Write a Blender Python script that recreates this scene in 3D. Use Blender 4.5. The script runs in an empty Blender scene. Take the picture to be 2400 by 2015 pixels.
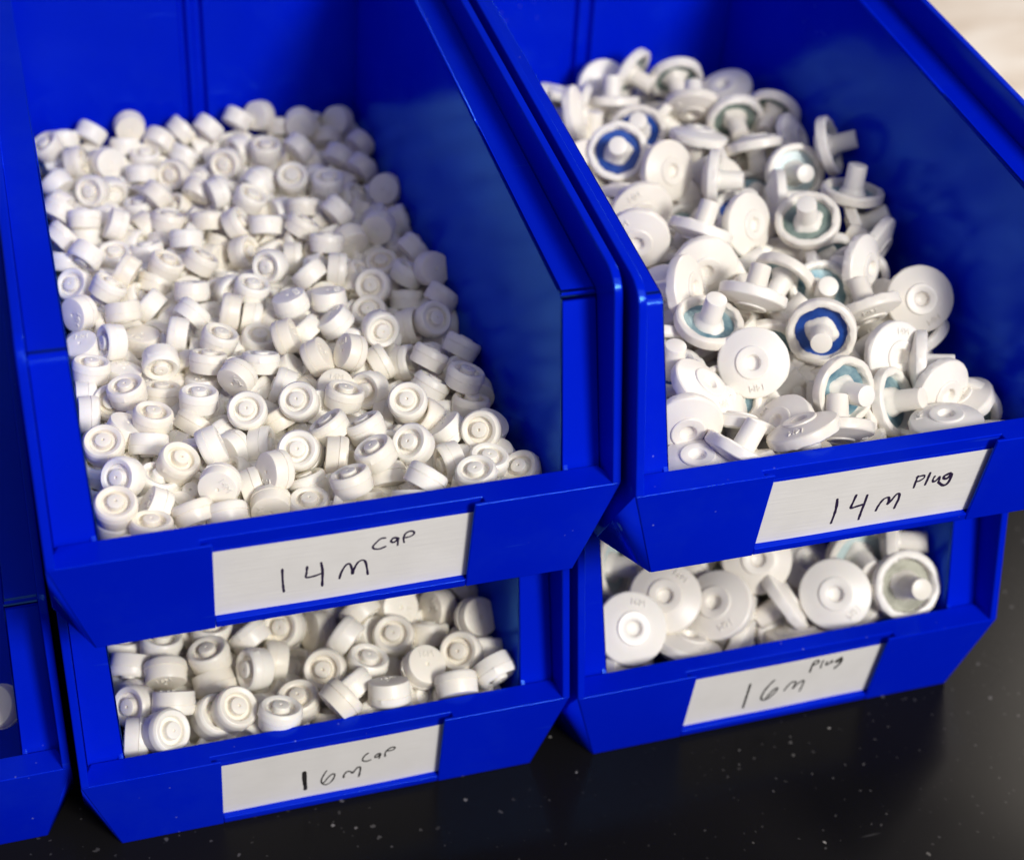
import bpy, bmesh, math, random
from mathutils import Vector, Matrix, Euler, noise

S = 0.001            # the scene is modelled in millimetres and scaled to metres
scene = bpy.context.scene
col = scene.collection

# ------------------------------------------------------------------ camera
cam = bpy.data.cameras.new('camera'); camo = bpy.data.objects.new('camera', cam); col.objects.link(camo)
RX = Vector((0.95750977, -0.2854486, 0.0411599)); RY = Vector((-0.12906155, -0.55173618, -0.82397227)); RZ = Vector((0.25791114, 0.78364934, -0.56513323))
CP = Vector((-96.8206, -440.2949, 414.4334))
camo.matrix_world = Matrix(((RX.x, -RY.x, -RZ.x, CP.x*S), (RX.y, -RY.y, -RZ.y, CP.y*S), (RX.z, -RY.z, -RZ.z, CP.z*S), (0, 0, 0, 1)))
cam.sensor_fit = 'HORIZONTAL'; cam.sensor_width = 36.0
cam.lens = 3790.886/2400*36.0
cam.shift_x = (1200-1128.205)/2400
cam.shift_y = (911.15-1007.5)/2400
cam.clip_start = 0.02; cam.clip_end = 50
cam.dof.use_dof = True; cam.dof.focus_distance = 0.64; cam.dof.aperture_fstop = 6.8
scene.camera = camo

# ------------------------------------------------------------------ world and lamps
world = bpy.data.worlds.new('World'); scene.world = world; world.use_nodes = True
bg = world.node_tree.nodes['Background']; bg.inputs[0].default_value = (0.70, 0.72, 1.0, 1); bg.inputs[1].default_value = 0.20

def area(name, loc, target, size, power, color):
    l = bpy.data.lights.new(name, 'AREA'); l.shape = 'DISK'; l.size = size; l.energy = power; l.color = color
    o = bpy.data.objects.new(name, l); col.objects.link(o); o.location = loc
    o.rotation_euler = (Vector(target)-Vector(loc)).to_track_quat('-Z', 'Y').to_euler()
    return o
KD = Vector((0.26, -0.80, 0.53)).normalized()
area('key_lamp', Vector((0.1, 0.1, 0))+KD*2.4, (0.1, 0.1, 0), 0.55, 50, (1.0, 0.965, 0.90))
area('front_fill_light', (0.55, -1.5, 1.9), (0.1, 0.15, 0), 1.5, 19, (1.0, 0.97, 0.94))  # added fill, not a known lamp: lowers the contrast of the key
area('floor_fill_light', (2.5, 1.7, 2.1), (2.2, 2.4, -0.9), 0.9, 80, (1.0, 0.90, 0.77))  # invented overhead light, added to brighten the floor and reflect in the tabletop
scene.view_settings.view_transform = 'Standard'; scene.view_settings.look = 'None'
scene.view_settings.exposure = 0; scene.view_settings.gamma = 1
try: scene.view_settings.use_curve_mapping = False
except Exception: pass
scene.render.engine = 'CYCLES'
scene.cycles.use_denoising = True
scene.cycles.max_bounces = 10; scene.cycles.diffuse_bounces = 6; scene.cycles.glossy_bounces = 4

# ------------------------------------------------------------------ materials
def mat(name):
    m = bpy.data.materials.new(name); m.use_nodes = True
    nt = m.node_tree; return m, nt, nt.nodes['Principled BSDF']
def N(nt, t, **k):
    n = nt.nodes.new(t)
    for a, v in k.items():
        if a in n.inputs: n.inputs[a].default_value = v
        else: setattr(n, a, v)
    return n
def L(nt, a, b): nt.links.new(a, b)
def geo(nt):
    return N(nt, 'ShaderNodeNewGeometry').outputs['Position']
def ramp(nt, fac, stops):
    r = N(nt, 'ShaderNodeValToRGB'); L(nt, fac, r.inputs[0])
    e = r.color_ramp.elements
    while len(e) < len(stops): e.new(0.5)
    for q, (p, c) in zip(e, stops): q.position = p; q.color = c if len(c) == 4 else (*c, 1)
    return r
def bump(nt, h, strength, dist):
    b = N(nt, 'ShaderNodeBump'); b.inputs['Strength'].default_value = strength; b.inputs['Distance'].default_value = dist
    L(nt, h, b.inputs['Height']); return b

def blue_plastic():
    m, nt, p = mat('blue_plastic')
    pos = geo(nt)
    n1 = N(nt, 'ShaderNodeTexNoise', Scale=9.0, Detail=4.0); L(nt, pos, n1.inputs['Vector'])
    r1 = ramp(nt, n1.outputs[0], [(0.3, (0.0, 0.0085, 0.50)), (0.7, (0.0, 0.0115, 0.58))])
    # fine pale dust and scuffs that sit on the plastic
    v = N(nt, 'ShaderNodeTexVoronoi', Scale=150.0); L(nt, pos, v.inputs['Vector'])
    rv = ramp(nt, v.outputs['Distance'], [(0.0, (1, 1, 1)), (0.05, (0.5, 0.5, 0.5)), (0.075, (0, 0, 0))])
    n2 = N(nt, 'ShaderNodeTexNoise', Scale=14.0, Detail=3.0); L(nt, pos, n2.inputs['Vector'])
    r2 = ramp(nt, n2.outputs[0], [(0.56, (0, 0, 0)), (0.66, (1, 1, 1))])
    mu = N(nt, 'ShaderNodeMath', operation='MULTIPLY'); L(nt, rv.outputs[0], mu.inputs[0]); L(nt, r2.outputs[0], mu.inputs[1])
    mu2 = N(nt, 'ShaderNodeMath', operation='MULTIPLY'); L(nt, mu.outputs[0], mu2.inputs[0]); mu2.inputs[1].default_value = 0.45
    mx = N(nt, 'ShaderNodeMixRGB'); L(nt, mu2.outputs[0], mx.inputs[0]); L(nt, r1.outputs[0], mx.inputs[1]); mx.inputs[2].default_value = (0.45, 0.5, 0.72, 1)
    last = mx.outputs[0]
    for rot, off in (((0.4, 0.9, 0.3), (0, 0, 0)), ((1.1, -0.5, 1.2), (3, 1, 2))):
        mp = N(nt, 'ShaderNodeMapping'); L(nt, pos, mp.inputs['Vector']); mp.inputs['Rotation'].default_value = rot; mp.inputs['Location'].default_value = off; mp.inputs['Scale'].default_value = (18, 260, 260)
        ns = N(nt, 'ShaderNodeTexNoise', Scale=1.0, Detail=2.0); L(nt, mp.outputs[0], ns.inputs['Vector'])
        rs = ramp(nt, ns.outputs[0], [(0.74, (0, 0, 0)), (0.79, (0.28, 0.28, 0.28))])
        xs = N(nt, 'ShaderNodeMixRGB'); L(nt, rs.outputs[0], xs.inputs[0]); L(nt, last, xs.inputs[1]); xs.inputs[2].default_value = (0.02, 0.07, 0.62, 1); last = xs.outputs[0]
    nw = N(nt, 'ShaderNodeTexNoise', Scale=16.0, Detail=6.0, Roughness=0.7); L(nt, pos, nw.inputs['Vector'])
    rw = ramp(nt, nw.outputs[0], [(0.5, (0, 0, 0)), (0.8, (0.09, 0.09, 0.09))])
    xw = N(nt, 'ShaderNodeMixRGB'); L(nt, rw.outputs[0], xw.inputs[0]); L(nt, last, xw.inputs[1]); xw.inputs[2].default_value = (0.03, 0.09, 0.55, 1); last = xw.outputs[0]
    n3 = N(nt, 'ShaderNodeTexNoise', Scale=30.0, Detail=5.0, Roughness=0.65); L(nt, pos, n3.inputs['Vector'])
    r3 = ramp(nt, n3.outputs[0], [(0.3, (0.09, 0.09, 0.09)), (0.7, (0.22, 0.22, 0.22))])
    n4 = N(nt, 'ShaderNodeTexNoise', Scale=1400.0, Detail=2.0); L(nt, pos, n4.inputs['Vector'])
    n5 = N(nt, 'ShaderNodeTexNoise', Scale=45.0, Detail=2.0); L(nt, pos, n5.inputs['Vector'])
    b1 = bump(nt, n4.outputs[0], 0.12, 0.0003); b2 = bump(nt, n5.outputs[0], 0.1, 0.0008)
    L(nt, b1.outputs[0], b2.inputs['Normal'])
    # pigmented plastic: a diffuse body under a blue-tinted gloss that strengthens at grazing angles
    df = N(nt, 'ShaderNodeBsdfDiffuse'); L(nt, last, df.inputs['Color']); L(nt, b2.outputs[0], df.inputs['Normal'])
    gl = N(nt, 'ShaderNodeBsdfGlossy'); gl.inputs['Color'].default_value = (0.14, 0.46, 1.0, 1); L(nt, r3.outputs[0], gl.inputs['Roughness']); L(nt, b2.outputs[0], gl.inputs['Normal'])
    fr = N(nt, 'ShaderNodeFresnel'); fr.inputs['IOR'].default_value = 1.45; L(nt, b2.outputs[0], fr.inputs['Normal'])
    fm = N(nt, 'ShaderNodeMath', operation='MULTIPLY'); L(nt, fr.outputs[0], fm.inputs[0]); fm.inputs[1].default_value = 0.8
    ms = N(nt, 'ShaderNodeMixShader'); L(nt, fm.outputs[0], ms.inputs[0]); L(nt, df.outputs[0], ms.inputs[1]); L(nt, gl.outputs[0], ms.inputs[2])
    out = [n for n in nt.nodes if n.type == 'OUTPUT_MATERIAL'][0]; nt.nodes.remove(p); L(nt, ms.outputs[0], out.inputs['Surface'])
    return m
BLUE = blue_plastic()

def white_plastic(name, c1, c2, sss):
    m, nt, p = mat(name)
    oi = N(nt, 'ShaderNodeObjectInfo')
    tc = N(nt, 'ShaderNodeTexCoord')
    n1 = N(nt, 'ShaderNodeTexNoise', Scale=120.0, Detail=3.0); L(nt, tc.outputs['Object'], n1.inputs['Vector'])
    ad = N(nt, 'ShaderNodeMath', operation='MULTIPLY_ADD'); L(nt, n1.outputs[0], ad.inputs[0]); ad.inputs[1].default_value = 0.5; L(nt, oi.outputs['Random'], ad.inputs[2])
    r1 = ramp(nt, ad.outputs[0], [(0.1, c1), (1.0, c2)])
    # small dark specks of dirt, few and far between
    ps = geo(nt)
    v = N(nt, 'ShaderNodeTexVoronoi', Scale=260.0); L(nt, ps, v.inputs['Vector'])
    rv = ramp(nt, v.outputs['Distance'], [(0.0, (1, 1, 1)), (0.045, (0, 0, 0))])
    n2 = N(nt, 'ShaderNodeTexNoise', Scale=60.0, Detail=1.0); L(nt, ps, n2.inputs['Vector'])
    r2 = ramp(nt, n2.outputs[0], [(0.58, (0, 0, 0)), (0.64, (0.7, 0.7, 0.7))])
    mu = N(nt, 'ShaderNodeMath', operation='MULTIPLY'); L(nt, rv.outputs[0], mu.inputs[0]); L(nt, r2.outputs[0], mu.inputs[1])
    mx = N(nt, 'ShaderNodeMixRGB'); L(nt, mu.outputs[0], mx.inputs[0]); L(nt, r1.outputs[0], mx.inputs[1]); mx.inputs[2].default_value = (0.2, 0.15, 0.1, 1)
    L(nt, mx.outputs[0], p.inputs['Base Color'])
    p.inputs['Roughness'].default_value = 0.36; p.inputs['IOR'].default_value = 1.45
    p.inputs['Subsurface Weight'].default_value = sss; p.inputs['Subsurface Radius'].default_value = (1.0, 0.62, 0.36); p.inputs['Subsurface Scale'].default_value = 0.0032
    n3 = N(nt, 'ShaderNodeTexNoise', Scale=330.0, Detail=2.0); L(nt, tc.outputs['Object'], n3.inputs['Vector'])
    b = bump(nt, n3.outputs[0], 0.05, 0.0005); L(nt, b.outputs[0], p.inputs['Normal'])
    return m
CAPM = white_plastic('white_cap_plastic', (0.835, 0.775, 0.65), (0.90, 0.865, 0.785), 0.14)
PLUGM = white_plastic('white_plug_plastic', (0.77, 0.72, 0.635), (0.86, 0.825, 0.76), 0.1)

def liner(name, ca, cb, metal=0.35):
    m, nt, p = mat(name)
    tc = N(nt, 'ShaderNodeTexCoord')
    n1 = N(nt, 'ShaderNodeTexNoise', Scale=75.0, Detail=4.0, Roughness=0.6); L(nt, tc.outputs['Object'], n1.inputs['Vector'])
    r1 = ramp(nt, n1.outputs[0], [(0.36, ca), (0.64, cb)])
    L(nt, r1.outputs[0], p.inputs['Base Color'])
    p.inputs['Roughness'].default_value = 0.34; p.inputs['Metallic'].default_value = metal
    n3 = N(nt, 'ShaderNodeTexNoise', Scale=900.0, Detail=2.0); L(nt, tc.outputs['Object'], n3.inputs['Vector'])
    b = bump(nt, n3.outputs[0], 0.3, 0.0005); L(nt, b.outputs[0], p.inputs['Normal'])
    return m
LIN = {'b': liner('deep_blue_liner', (0.004, 0.035, 0.22), (0.015, 0.075, 0.36), .1), 't': liner('teal_liner', (0.07, 0.18, 0.25), (0.36, 0.50, 0.52)),
       'g': liner('grey_green_liner', (0.17, 0.24, 0.21), (0.34, 0.42, 0.38)), 'c': liner('pale_cyan_liner', (0.42, 0.56, 0.58), (0.6, 0.7, 0.7), .05),
       'y': liner('olive_liner', (0.20, 0.20, 0.15), (0.36, 0.36, 0.28), .05)}
LINNAME = {'b': 'deep blue', 't': 'teal', 'g': 'grey green', 'c': 'pale cyan', 'y': 'olive'}

def paper():
    m, nt, p = mat('label_paper')
    pos = geo(nt)
    n1 = N(nt, 'ShaderNodeTexNoise', Scale=60.0, Detail=3.0); L(nt, pos, n1.inputs['Vector'])
    r = ramp(nt, n1.outputs[0], [(0.3, (0.74, 0.72, 0.695)), (0.7, (0.79, 0.77, 0.745))]); L(nt, r.outputs[0], p.inputs['Base Color'])
    p.inputs['Roughness'].default_value = 0.7
    mp = N(nt, 'ShaderNodeMapping'); L(nt, pos, mp.inputs['Vector']); mp.inputs['Scale'].default_value = (60, 400, 900)
    n2 = N(nt, 'ShaderNodeTexNoise', Scale=1.0, Detail=2.0); L(nt, mp.outputs[0], n2.inputs['Vector'])
    b = bump(nt, n2.outputs[0], 0.25, 0.0004); L(nt, b.outputs[0], p.inputs['Normal'])
    return m
PAPER = paper()
def flat(name, c, r):
    m, nt, p = mat(name); p.inputs['Base Color'].default_value = (*c, 1); p.inputs['Roughness'].default_value = r
    n = N(nt, 'ShaderNodeTexNoise', Scale=500.0); L(nt, geo(nt), n.inputs['Vector']); b = bump(nt, n.outputs[0], 0.1, 0.0003); L(nt, b.outputs[0], p.inputs['Normal'])
    return m
INKV = flat('violet_black_ink', (0.022, 0.012, 0.045), 0.5); INKB = flat('black_ink', (0.025, 0.022, 0.018), 0.5)

def tabletop_mat():
    m, nt, p = mat('black_laminate')
    pos = geo(nt)
    n0 = N(nt, 'ShaderNodeTexNoise', Scale=3.0, Detail=3.0); L(nt, pos, n0.inputs['Vector'])
    r0 = ramp(nt, n0.outputs[0], [(0.3, (0.003, 0.003, 0.004)), (0.7, (0.008, 0.0075, 0.008))])
    def specks(scale, size, lo, hi, col, src, off):
        mp = N(nt, 'ShaderNodeMapping'); L(nt, pos, mp.inputs['Vector']); mp.inputs['Location'].default_value = off
        wn = N(nt, 'ShaderNodeTexNoise', Scale=420.0, Detail=1.0); L(nt, mp.outputs[0], wn.inputs['Vector'])
        wm = N(nt, 'ShaderNodeMixRGB', blend_type='ADD'); wm.inputs[0].default_value = 0.0022; L(nt, mp.outputs[0], wm.inputs[1]); L(nt, wn.outputs['Color'], wm.inputs[2])
        v = N(nt, 'ShaderNodeTexVoronoi', Scale=scale); L(nt, wm.outputs[0], v.inputs['Vector'])
        rv = ramp(nt, v.outputs['Distance'], [(0.0, (1, 1, 1)), (size*0.7, (0.8, 0.8, 0.8)), (size, (0, 0, 0))])
        sp = N(nt, 'ShaderNodeSeparateColor'); L(nt, v.outputs['Color'], sp.inputs[0])
        rr = ramp(nt, sp.outputs[0], [(lo, (0, 0, 0)), (hi, (1, 1, 1))])
        n = N(nt, 'ShaderNodeTexNoise', Scale=9.0, Detail=2.0); L(nt, mp.outputs[0], n.inputs['Vector'])
        rn = ramp(nt, n.outputs[0], [(0.42, (0, 0, 0)), (0.56, (1, 1, 1))])
        a = N(nt, 'ShaderNodeMath', operation='MULTIPLY'); L(nt, rv.outputs[0], a.inputs[0]); L(nt, rr.outputs[0], a.inputs[1])
        b = N(nt, 'ShaderNodeMath', operation='MULTIPLY'); L(nt, a.outputs[0], b.inputs[0]); L(nt, rn.outputs[0], b.inputs[1])
        x = N(nt, 'ShaderNodeMixRGB'); L(nt, b.outputs[0], x.inputs[0]); L(nt, src, x.inputs[1]); x.inputs[2].default_value = (*col, 1)
        return x.outputs[0]
    c = specks(105, 0.12, 0.20, 1.0, (0.19, 0.18, 0.18), r0.outputs[0], (0, 0, 0))
    c = specks(230, 0.15, 0.3, 1.0, (0.10, 0.095, 0.095), c, (1.3, 0.4, 0))
    c = specks(64, 0.065, 0.3, 0.9, (0.36, 0.34, 0.32), c, (0.7, 2.4, 0))
    # short scratches
    mp = N(nt, 'ShaderNodeMapping'); L(nt, pos, mp.inputs['Vector']); mp.inputs['Rotation'].default_value = (0, 0, 0.35); mp.inputs['Scale'].default_value = (14, 110, 1)
    v = N(nt, 'ShaderNodeTexVoronoi', Scale=1.0); L(nt, mp.outputs[0], v.inputs['Vector'])
    rv = ramp(nt, v.outputs['Distance'], [(0.0, (0.7, 0.7, 0.7)), (0.10, (0, 0, 0))])
    sp = N(nt, 'ShaderNodeSeparateColor'); L(nt, v.outputs['Color'], sp.inputs[0]); rr = ramp(nt, sp.outputs[1], [(0.9, (0, 0, 0)), (0.95, (1, 1, 1))])
    a = N(nt, 'ShaderNodeMath', operation='MULTIPLY'); L(nt, rv.outputs[0], a.inputs[0]); L(nt, rr.outputs[0], a.inputs[1])
    x = N(nt, 'ShaderNodeMixRGB'); L(nt, a.outputs[0], x.inputs[0]); L(nt, c, x.inputs[1]); x.inputs[2].default_value = (0.16, 0.155, 0.16, 1)
    L(nt, x.outputs[0], p.inputs['Base Color'])
    n5 = N(nt, 'ShaderNodeTexNoise', Scale=6.0, Detail=5.0); L(nt, pos, n5.inputs['Vector'])
    r5 = ramp(nt, n5.outputs[0], [(0.3, (0.19, 0.19, 0.19)), (0.7, (0.30, 0.30, 0.30))]); L(nt, r5.outputs[0], p.inputs['Roughness']); p.inputs['Specular IOR Level'].default_value = 0.055
    return m
def floor_mat():
    m, nt, p = mat('pale_floor')
    pos = geo(nt)
    mp = N(nt, 'ShaderNodeMapping'); L(nt, pos, mp.inputs['Vector']); mp.inputs['Scale'].default_value = (1.2, 3.2, 1); mp.inputs['Rotation'].default_value = (0, 0, 0.5)
    n = N(nt, 'ShaderNodeTexNoise', Scale=4.2, Detail=4.0, Roughness=0.5); L(nt, mp.outputs[0], n.inputs['Vector'])
    r = ramp(nt, n.outputs[0], [(0.3, (0.58, 0.48, 0.38)), (0.5, (0.80, 0.73, 0.64)), (0.66, (0.95, 0.93, 0.88))])
    L(nt, r.outputs[0], p.inputs['Base Color']); p.inputs['Roughness'].default_value = 0.8
    return m

# ------------------------------------------------------------------ mesh helpers (millimetres in, metres out)
def link(name, bm, m, parent=None, smooth=None, bevel=None):
    me = bpy.data.meshes.new(name)
    bmesh.ops.recalc_face_normals(bm, faces=bm.faces[:])
    for v in bm.verts: v.co *= S
    bm.to_mesh(me); bm.free(); me.materials.append(m)
    o = bpy.data.objects.new(name, me); col.objects.link(o)
    if parent: o.parent = parent
    if smooth is not None:
        for f in me.polygons: f.use_smooth = True
        e = me.attributes.new('sharp_edge', 'BOOLEAN', 'EDGE') if 'sharp_edge' not in me.attributes else me.attributes['sharp_edge']
        b2 = bmesh.new(); b2.from_mesh(me)
        fl = [(len(ed.link_faces) != 2 or ed.calc_face_angle(3.2) > math.radians(smooth)) for ed in b2.edges]
        b2.free()
        for i, v in enumerate(fl): e.data[i].value = v
    if bevel:
        md = o.modifiers.new('bevel', 'BEVEL'); md.width = bevel*S; md.segments = 3; md.limit_method = 'ANGLE'; md.angle_limit = math.radians(25); md.harden_normals = False
        for f in me.polygons: f.use_smooth = True
        w = o.modifiers.new('wn', 'WEIGHTED_NORMAL'); w.keep_sharp = True
    return o
def empty(name, loc=(0, 0, 0)):
    o = bpy.data.objects.new(name, None); o.empty_display_size = 0.01; col.objects.link(o); o.location = loc; return o
def tag(o, label, cat, group=None, kind=None):
    if label: o['label'] = label
    if cat: o['category'] = cat
    if group: o['group'] = group
    if kind: o['kind'] = kind
def box(bm, x0, x1, y0, y1, z0, z1):
    vs = [bm.verts.new((x, y, z)) for z in (z0, z1) for (x, y) in ((x0, y0), (x1, y0), (x1, y1), (x0, y1))]
    for f in ((0, 1, 2, 3), (4, 5, 6, 7), (0, 1, 5, 4), (1, 2, 6, 5), (2, 3, 7, 6), (3, 0, 4, 7)): bm.faces.new([vs[i] for i in f])
def prism_yz(bm, poly, xa, xb):
    """poly in (y, z); xa, xb: x at each side, numbers or functions of (y, z)"""
    fa = xa if callable(xa) else (lambda y, z: xa); fb = xb if callable(xb) else (lambda y, z: xb)
    A = [bm.verts.new((fa(y, z), y, z)) for y, z in poly]; B = [bm.verts.new((fb(y, z), y, z)) for y, z in poly]
    n = len(poly); bm.faces.new(A); bm.faces.new(B[::-1])
    for i in range(n): bm.faces.new((A[i], A[(i+1) % n], B[(i+1) % n], B[i]))

# ------------------------------------------------------------------ the storage bin
HL = 45.4; HP = 110.57; YP = 13.6; YT = 33.3; DZ = 0.137; YB = 6.97; BX = 91.5; A = 105.0; FI = 101.6; YBACK = 365.0; ZCAP = 140.9
def cin(z): return 86.45 + (z-45.8)*0.029        # inner half width
def rimz(y): return min(HP+DZ*(y-YT), ZCAP)
def arc(p0, p1, p2, r, n=6):
    """round the corner p1 between p0 and p2"""
    a = Vector(p0)-Vector(p1); b = Vector(p2)-Vector(p1); a.normalize(); b.normalize()
    pa = Vector(p1)+a*r; pb = Vector(p1)+b*r
    return [tuple((pa*(1-t)**2+Vector(p1)*2*t*(1-t)+pb*t*t)) for t in [i/n for i in range(n+1)]]
def sides(bm, f):
    f(1); n0 = len(bm.verts); vs = bm.verts[:]; fs = [[v.index for v in fc.verts] for fc in bm.faces]
    bm.verts.index_update()
    fs = [[v.index for v in fc.verts] for fc in bm.faces]; co = [v.co.copy() for v in bm.verts]
    nv = [bm.verts.new((-c.x, c.y, c.z)) for c in co]
    for fc in fs: bm.faces.new([nv[i] for i in fc[::-1]])
def bin_meshes():
    out = []
    ycap = YT+(ZCAP-HP)/DZ
    # tub: base, side walls, back wall with its moulded centre groove
    bm = bmesh.new()
    def side(_):
        prism_yz(bm, [(12.6, 1.0), (12.6, 44.6), (YP+1.0, 46.5), (YT+0.6, HP-1.2), (ycap, ZCAP-1.2), (YBACK, ZCAP-1.2), (YBACK, 1.0)], lambda y, z: cin(z), lambda y, z: cin(z)+2.4)
    sides(bm, side)
    out.append(('side_walls', bm, 0.5))
    bm = bmesh.new()
    box(bm, -87.4, 87.4, 12.8, YBACK+2.2, 0.0, 2.6)
    for sg in (1, -1):
        pl = [(sg*87.4, 12.9), (sg*(BX-0.3), YB+0.8), (sg*(A-0.2), 32.0), (sg*(A-0.2), 66.0), (sg*87.4, 66.0)]
        lo = [bm.verts.new((x, y, 0.05)) for x, y in pl]; hi = [bm.verts.new((x, y, 2.3)) for x, y in pl]
        bm.faces.new(lo); bm.faces.new(hi)
        for i in range(5): bm.faces.new((lo[i], lo[(i+1) % 5], hi[(i+1) % 5], hi[i]))
    out.append(('base', bm, 0.4))
    bm = bmesh.new()
    zt = ZCAP+12
    pl = [(-101.5, 0), (-6.6, 0), (-5.6, 4.2), (-3.4, 4.2), (-2.4, 0), (0.7, 0), (1.7, 4.2), (5.2, 4.2), (6.2, 0), (101.5, 0), (101.5, 6.0), (-101.5, 6.0)]
    lo = [bm.verts.new((max(-88, min(88, x)), YBACK+y, 2.7)) for x, y in pl]; hi = [bm.verts.new((max(-90, min(90, x)), YBACK+1+y, zt)) for x, y in pl]
    bm.faces.new(lo); bm.faces.new(hi[::-1])
    for i in range(len(pl)): bm.faces.new((lo[i], lo[(i+1) % len(pl)], hi[(i+1) % len(pl)], hi[i]))
    box(bm, -FI, FI, YBACK+7.2, YBACK+8.4, ZCAP-2, zt+0.4); box(bm, -FI, FI, YBACK+0.2, YBACK+8.0, zt+0.5, zt+3)
    out.append(('back_wall', bm, 0.5))
    # front panel: shelf-topped wall with the recessed label bay
    bm = bmesh.new()
    def outline(z):
        y0 = YB*(1-z/HL); X = BX+(A-BX)*z/HL; e = 12.6
        Xb = min(X, 101.4) if z < HL-0.01 else 101.4
        return [(-X, y0), (-48, y0), (-48, y0+1.5), (-52, y0+1.5), (-52, y0+4.1), (52, y0+4.1), (52, y0+1.5), (48, y0+1.5), (48, y0), (X, y0), (X, y0+1.6), (Xb-1.5, e), (-Xb+1.5, e), (-X, y0+1.6)]
    rings = []
    for z in (0, 15, 30, HL):
        rings.append([bm.verts.new((x, y, z)) for x, y in outline(z)])
    n = len(rings[0])
    for a, b in zip(rings, rings[1:]):
        for i in range(n): bm.faces.new((a[i], a[(i+1) % n], b[(i+1) % n], b[i]))
    bm.faces.new(rings[0]); bm.faces.new(rings[-1][::-1])
    yl = YB*(1-3.8/HL)
    vs = [bm.verts.new(c) for c in ((-47.9, YB+0.15, 0.1), (47.9, YB+0.15, 0.1), (47.9, YB+4.0, 0.1), (-47.9, YB+4.0, 0.1), (-47.9, yl+0.15, 3.8), (47.9, yl+0.15, 3.8), (47.9, yl+4.0, 3.8), (-47.9, yl+4.0, 3.8))]
    for f in ((0, 1, 2, 3), (4, 5, 6, 7), (0, 1, 5, 4), (1, 2, 6, 5), (2, 3, 7, 6), (3, 0, 4, 7)): bm.faces.new([vs[i] for i in f])
    out.append(('front_panel', bm, 0.55))
    # rims: front posts and stacking ledges (one piece a side) with the outer guide walls
    for sg in (1, -1):
        bm = bmesh.new()
        path = [(YP-0.1, 39.5), (YP, 44.0)] + arc((YP, 44.0), (YT, HP), (ycap, ZCAP), 3.6) + [(ycap, ZCAP), (YBACK+0.1, ZCAP)]
        outp = []
        for i, p in enumerate(path):
            a = Vector(path[max(0, i-1)]); b = Vector(path[min(len(path)-1, i+1)]); t = (b-a).normalized(); nrm = Vector((t.y, -t.x))
            outp.append((p[0]+nrm.x*2.4, p[1]+nrm.y*2.4))
        for i in range(len(path)-1):
            q = [path[i], path[i+1], outp[i+1], outp[i]]
            xin = [cin(max(45.8, p[1]))-0.5 for p in q]
            VA = [(sg*xin[k], q[k][0], q[k][1]) for k in range(4)]; VB = [(sg*(FI+0.3), q[k][0], q[k][1]) for k in range(4)]
            vs = [bm.verts.new(c) for c in VA+VB]
            bm.faces.new(vs[0:4]); bm.faces.new(vs[4:8])
            for k in range(4): bm.faces.new((vs[k], vs[(k+1) % 4], vs[4+(k+1) % 4], vs[4+k]))
        bmesh.ops.remove_doubles(bm, verts=bm.verts, dist=0.01)
        # drop the internal faces between path segments
        seen = {}
        for f in bm.faces: seen.setdefault(frozenset(v.index for v in f.verts), []).append(f)
        bm.verts.index_update(); seen = {}
        for f in bm.faces[:]: seen.setdefault(frozenset(v.index for v in f.verts), []).append(f)
        for k, fs in seen.items():
            if len(fs) > 1: bmesh.ops.delete(bm, geom=fs, context='FACES_ONLY')
        out.append(('ledge', bm, 0.9))
        bm = bmesh.new()
        ft = [(0.0, HL+0.05)] + arc((0.0, HL), (17.6, 124.8), (ycap, ZCAP+14.4), 9.0) + [(ycap, ZCAP+14.4), (YBACK+8.4, ZCAP+14.4), (YBACK+8.4, ZCAP-30), (150, 70), (84, 40), (74, 0.4), (32, 0.3)]
        prism_yz(bm, ft, sg*(FI+0.02), sg*A)
        out.append(('guide_wall', bm, 0.6))
        bm = bmesh.new()
        tv = [bm.verts.new(c) for c in ((sg*A, 0.6, HL-0.5), (sg*(BX+0.1), YB+0.3, 0.02), (sg*(A+0.02), 33, 0.02), (sg*(FI+0.1), 30, HL-4), (sg*88, 14, 0.03), (sg*88, 14, HL-4))]
        for f in ((0, 1, 2), (0, 2, 3), (0, 3, 5), (0, 5, 4, 1), (1, 4, 2), (2, 4, 5, 3)): bm.faces.new([tv[i] for i in f])
        out.append(('corner_gusset', bm, None))
    return out
protos = {}
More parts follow.
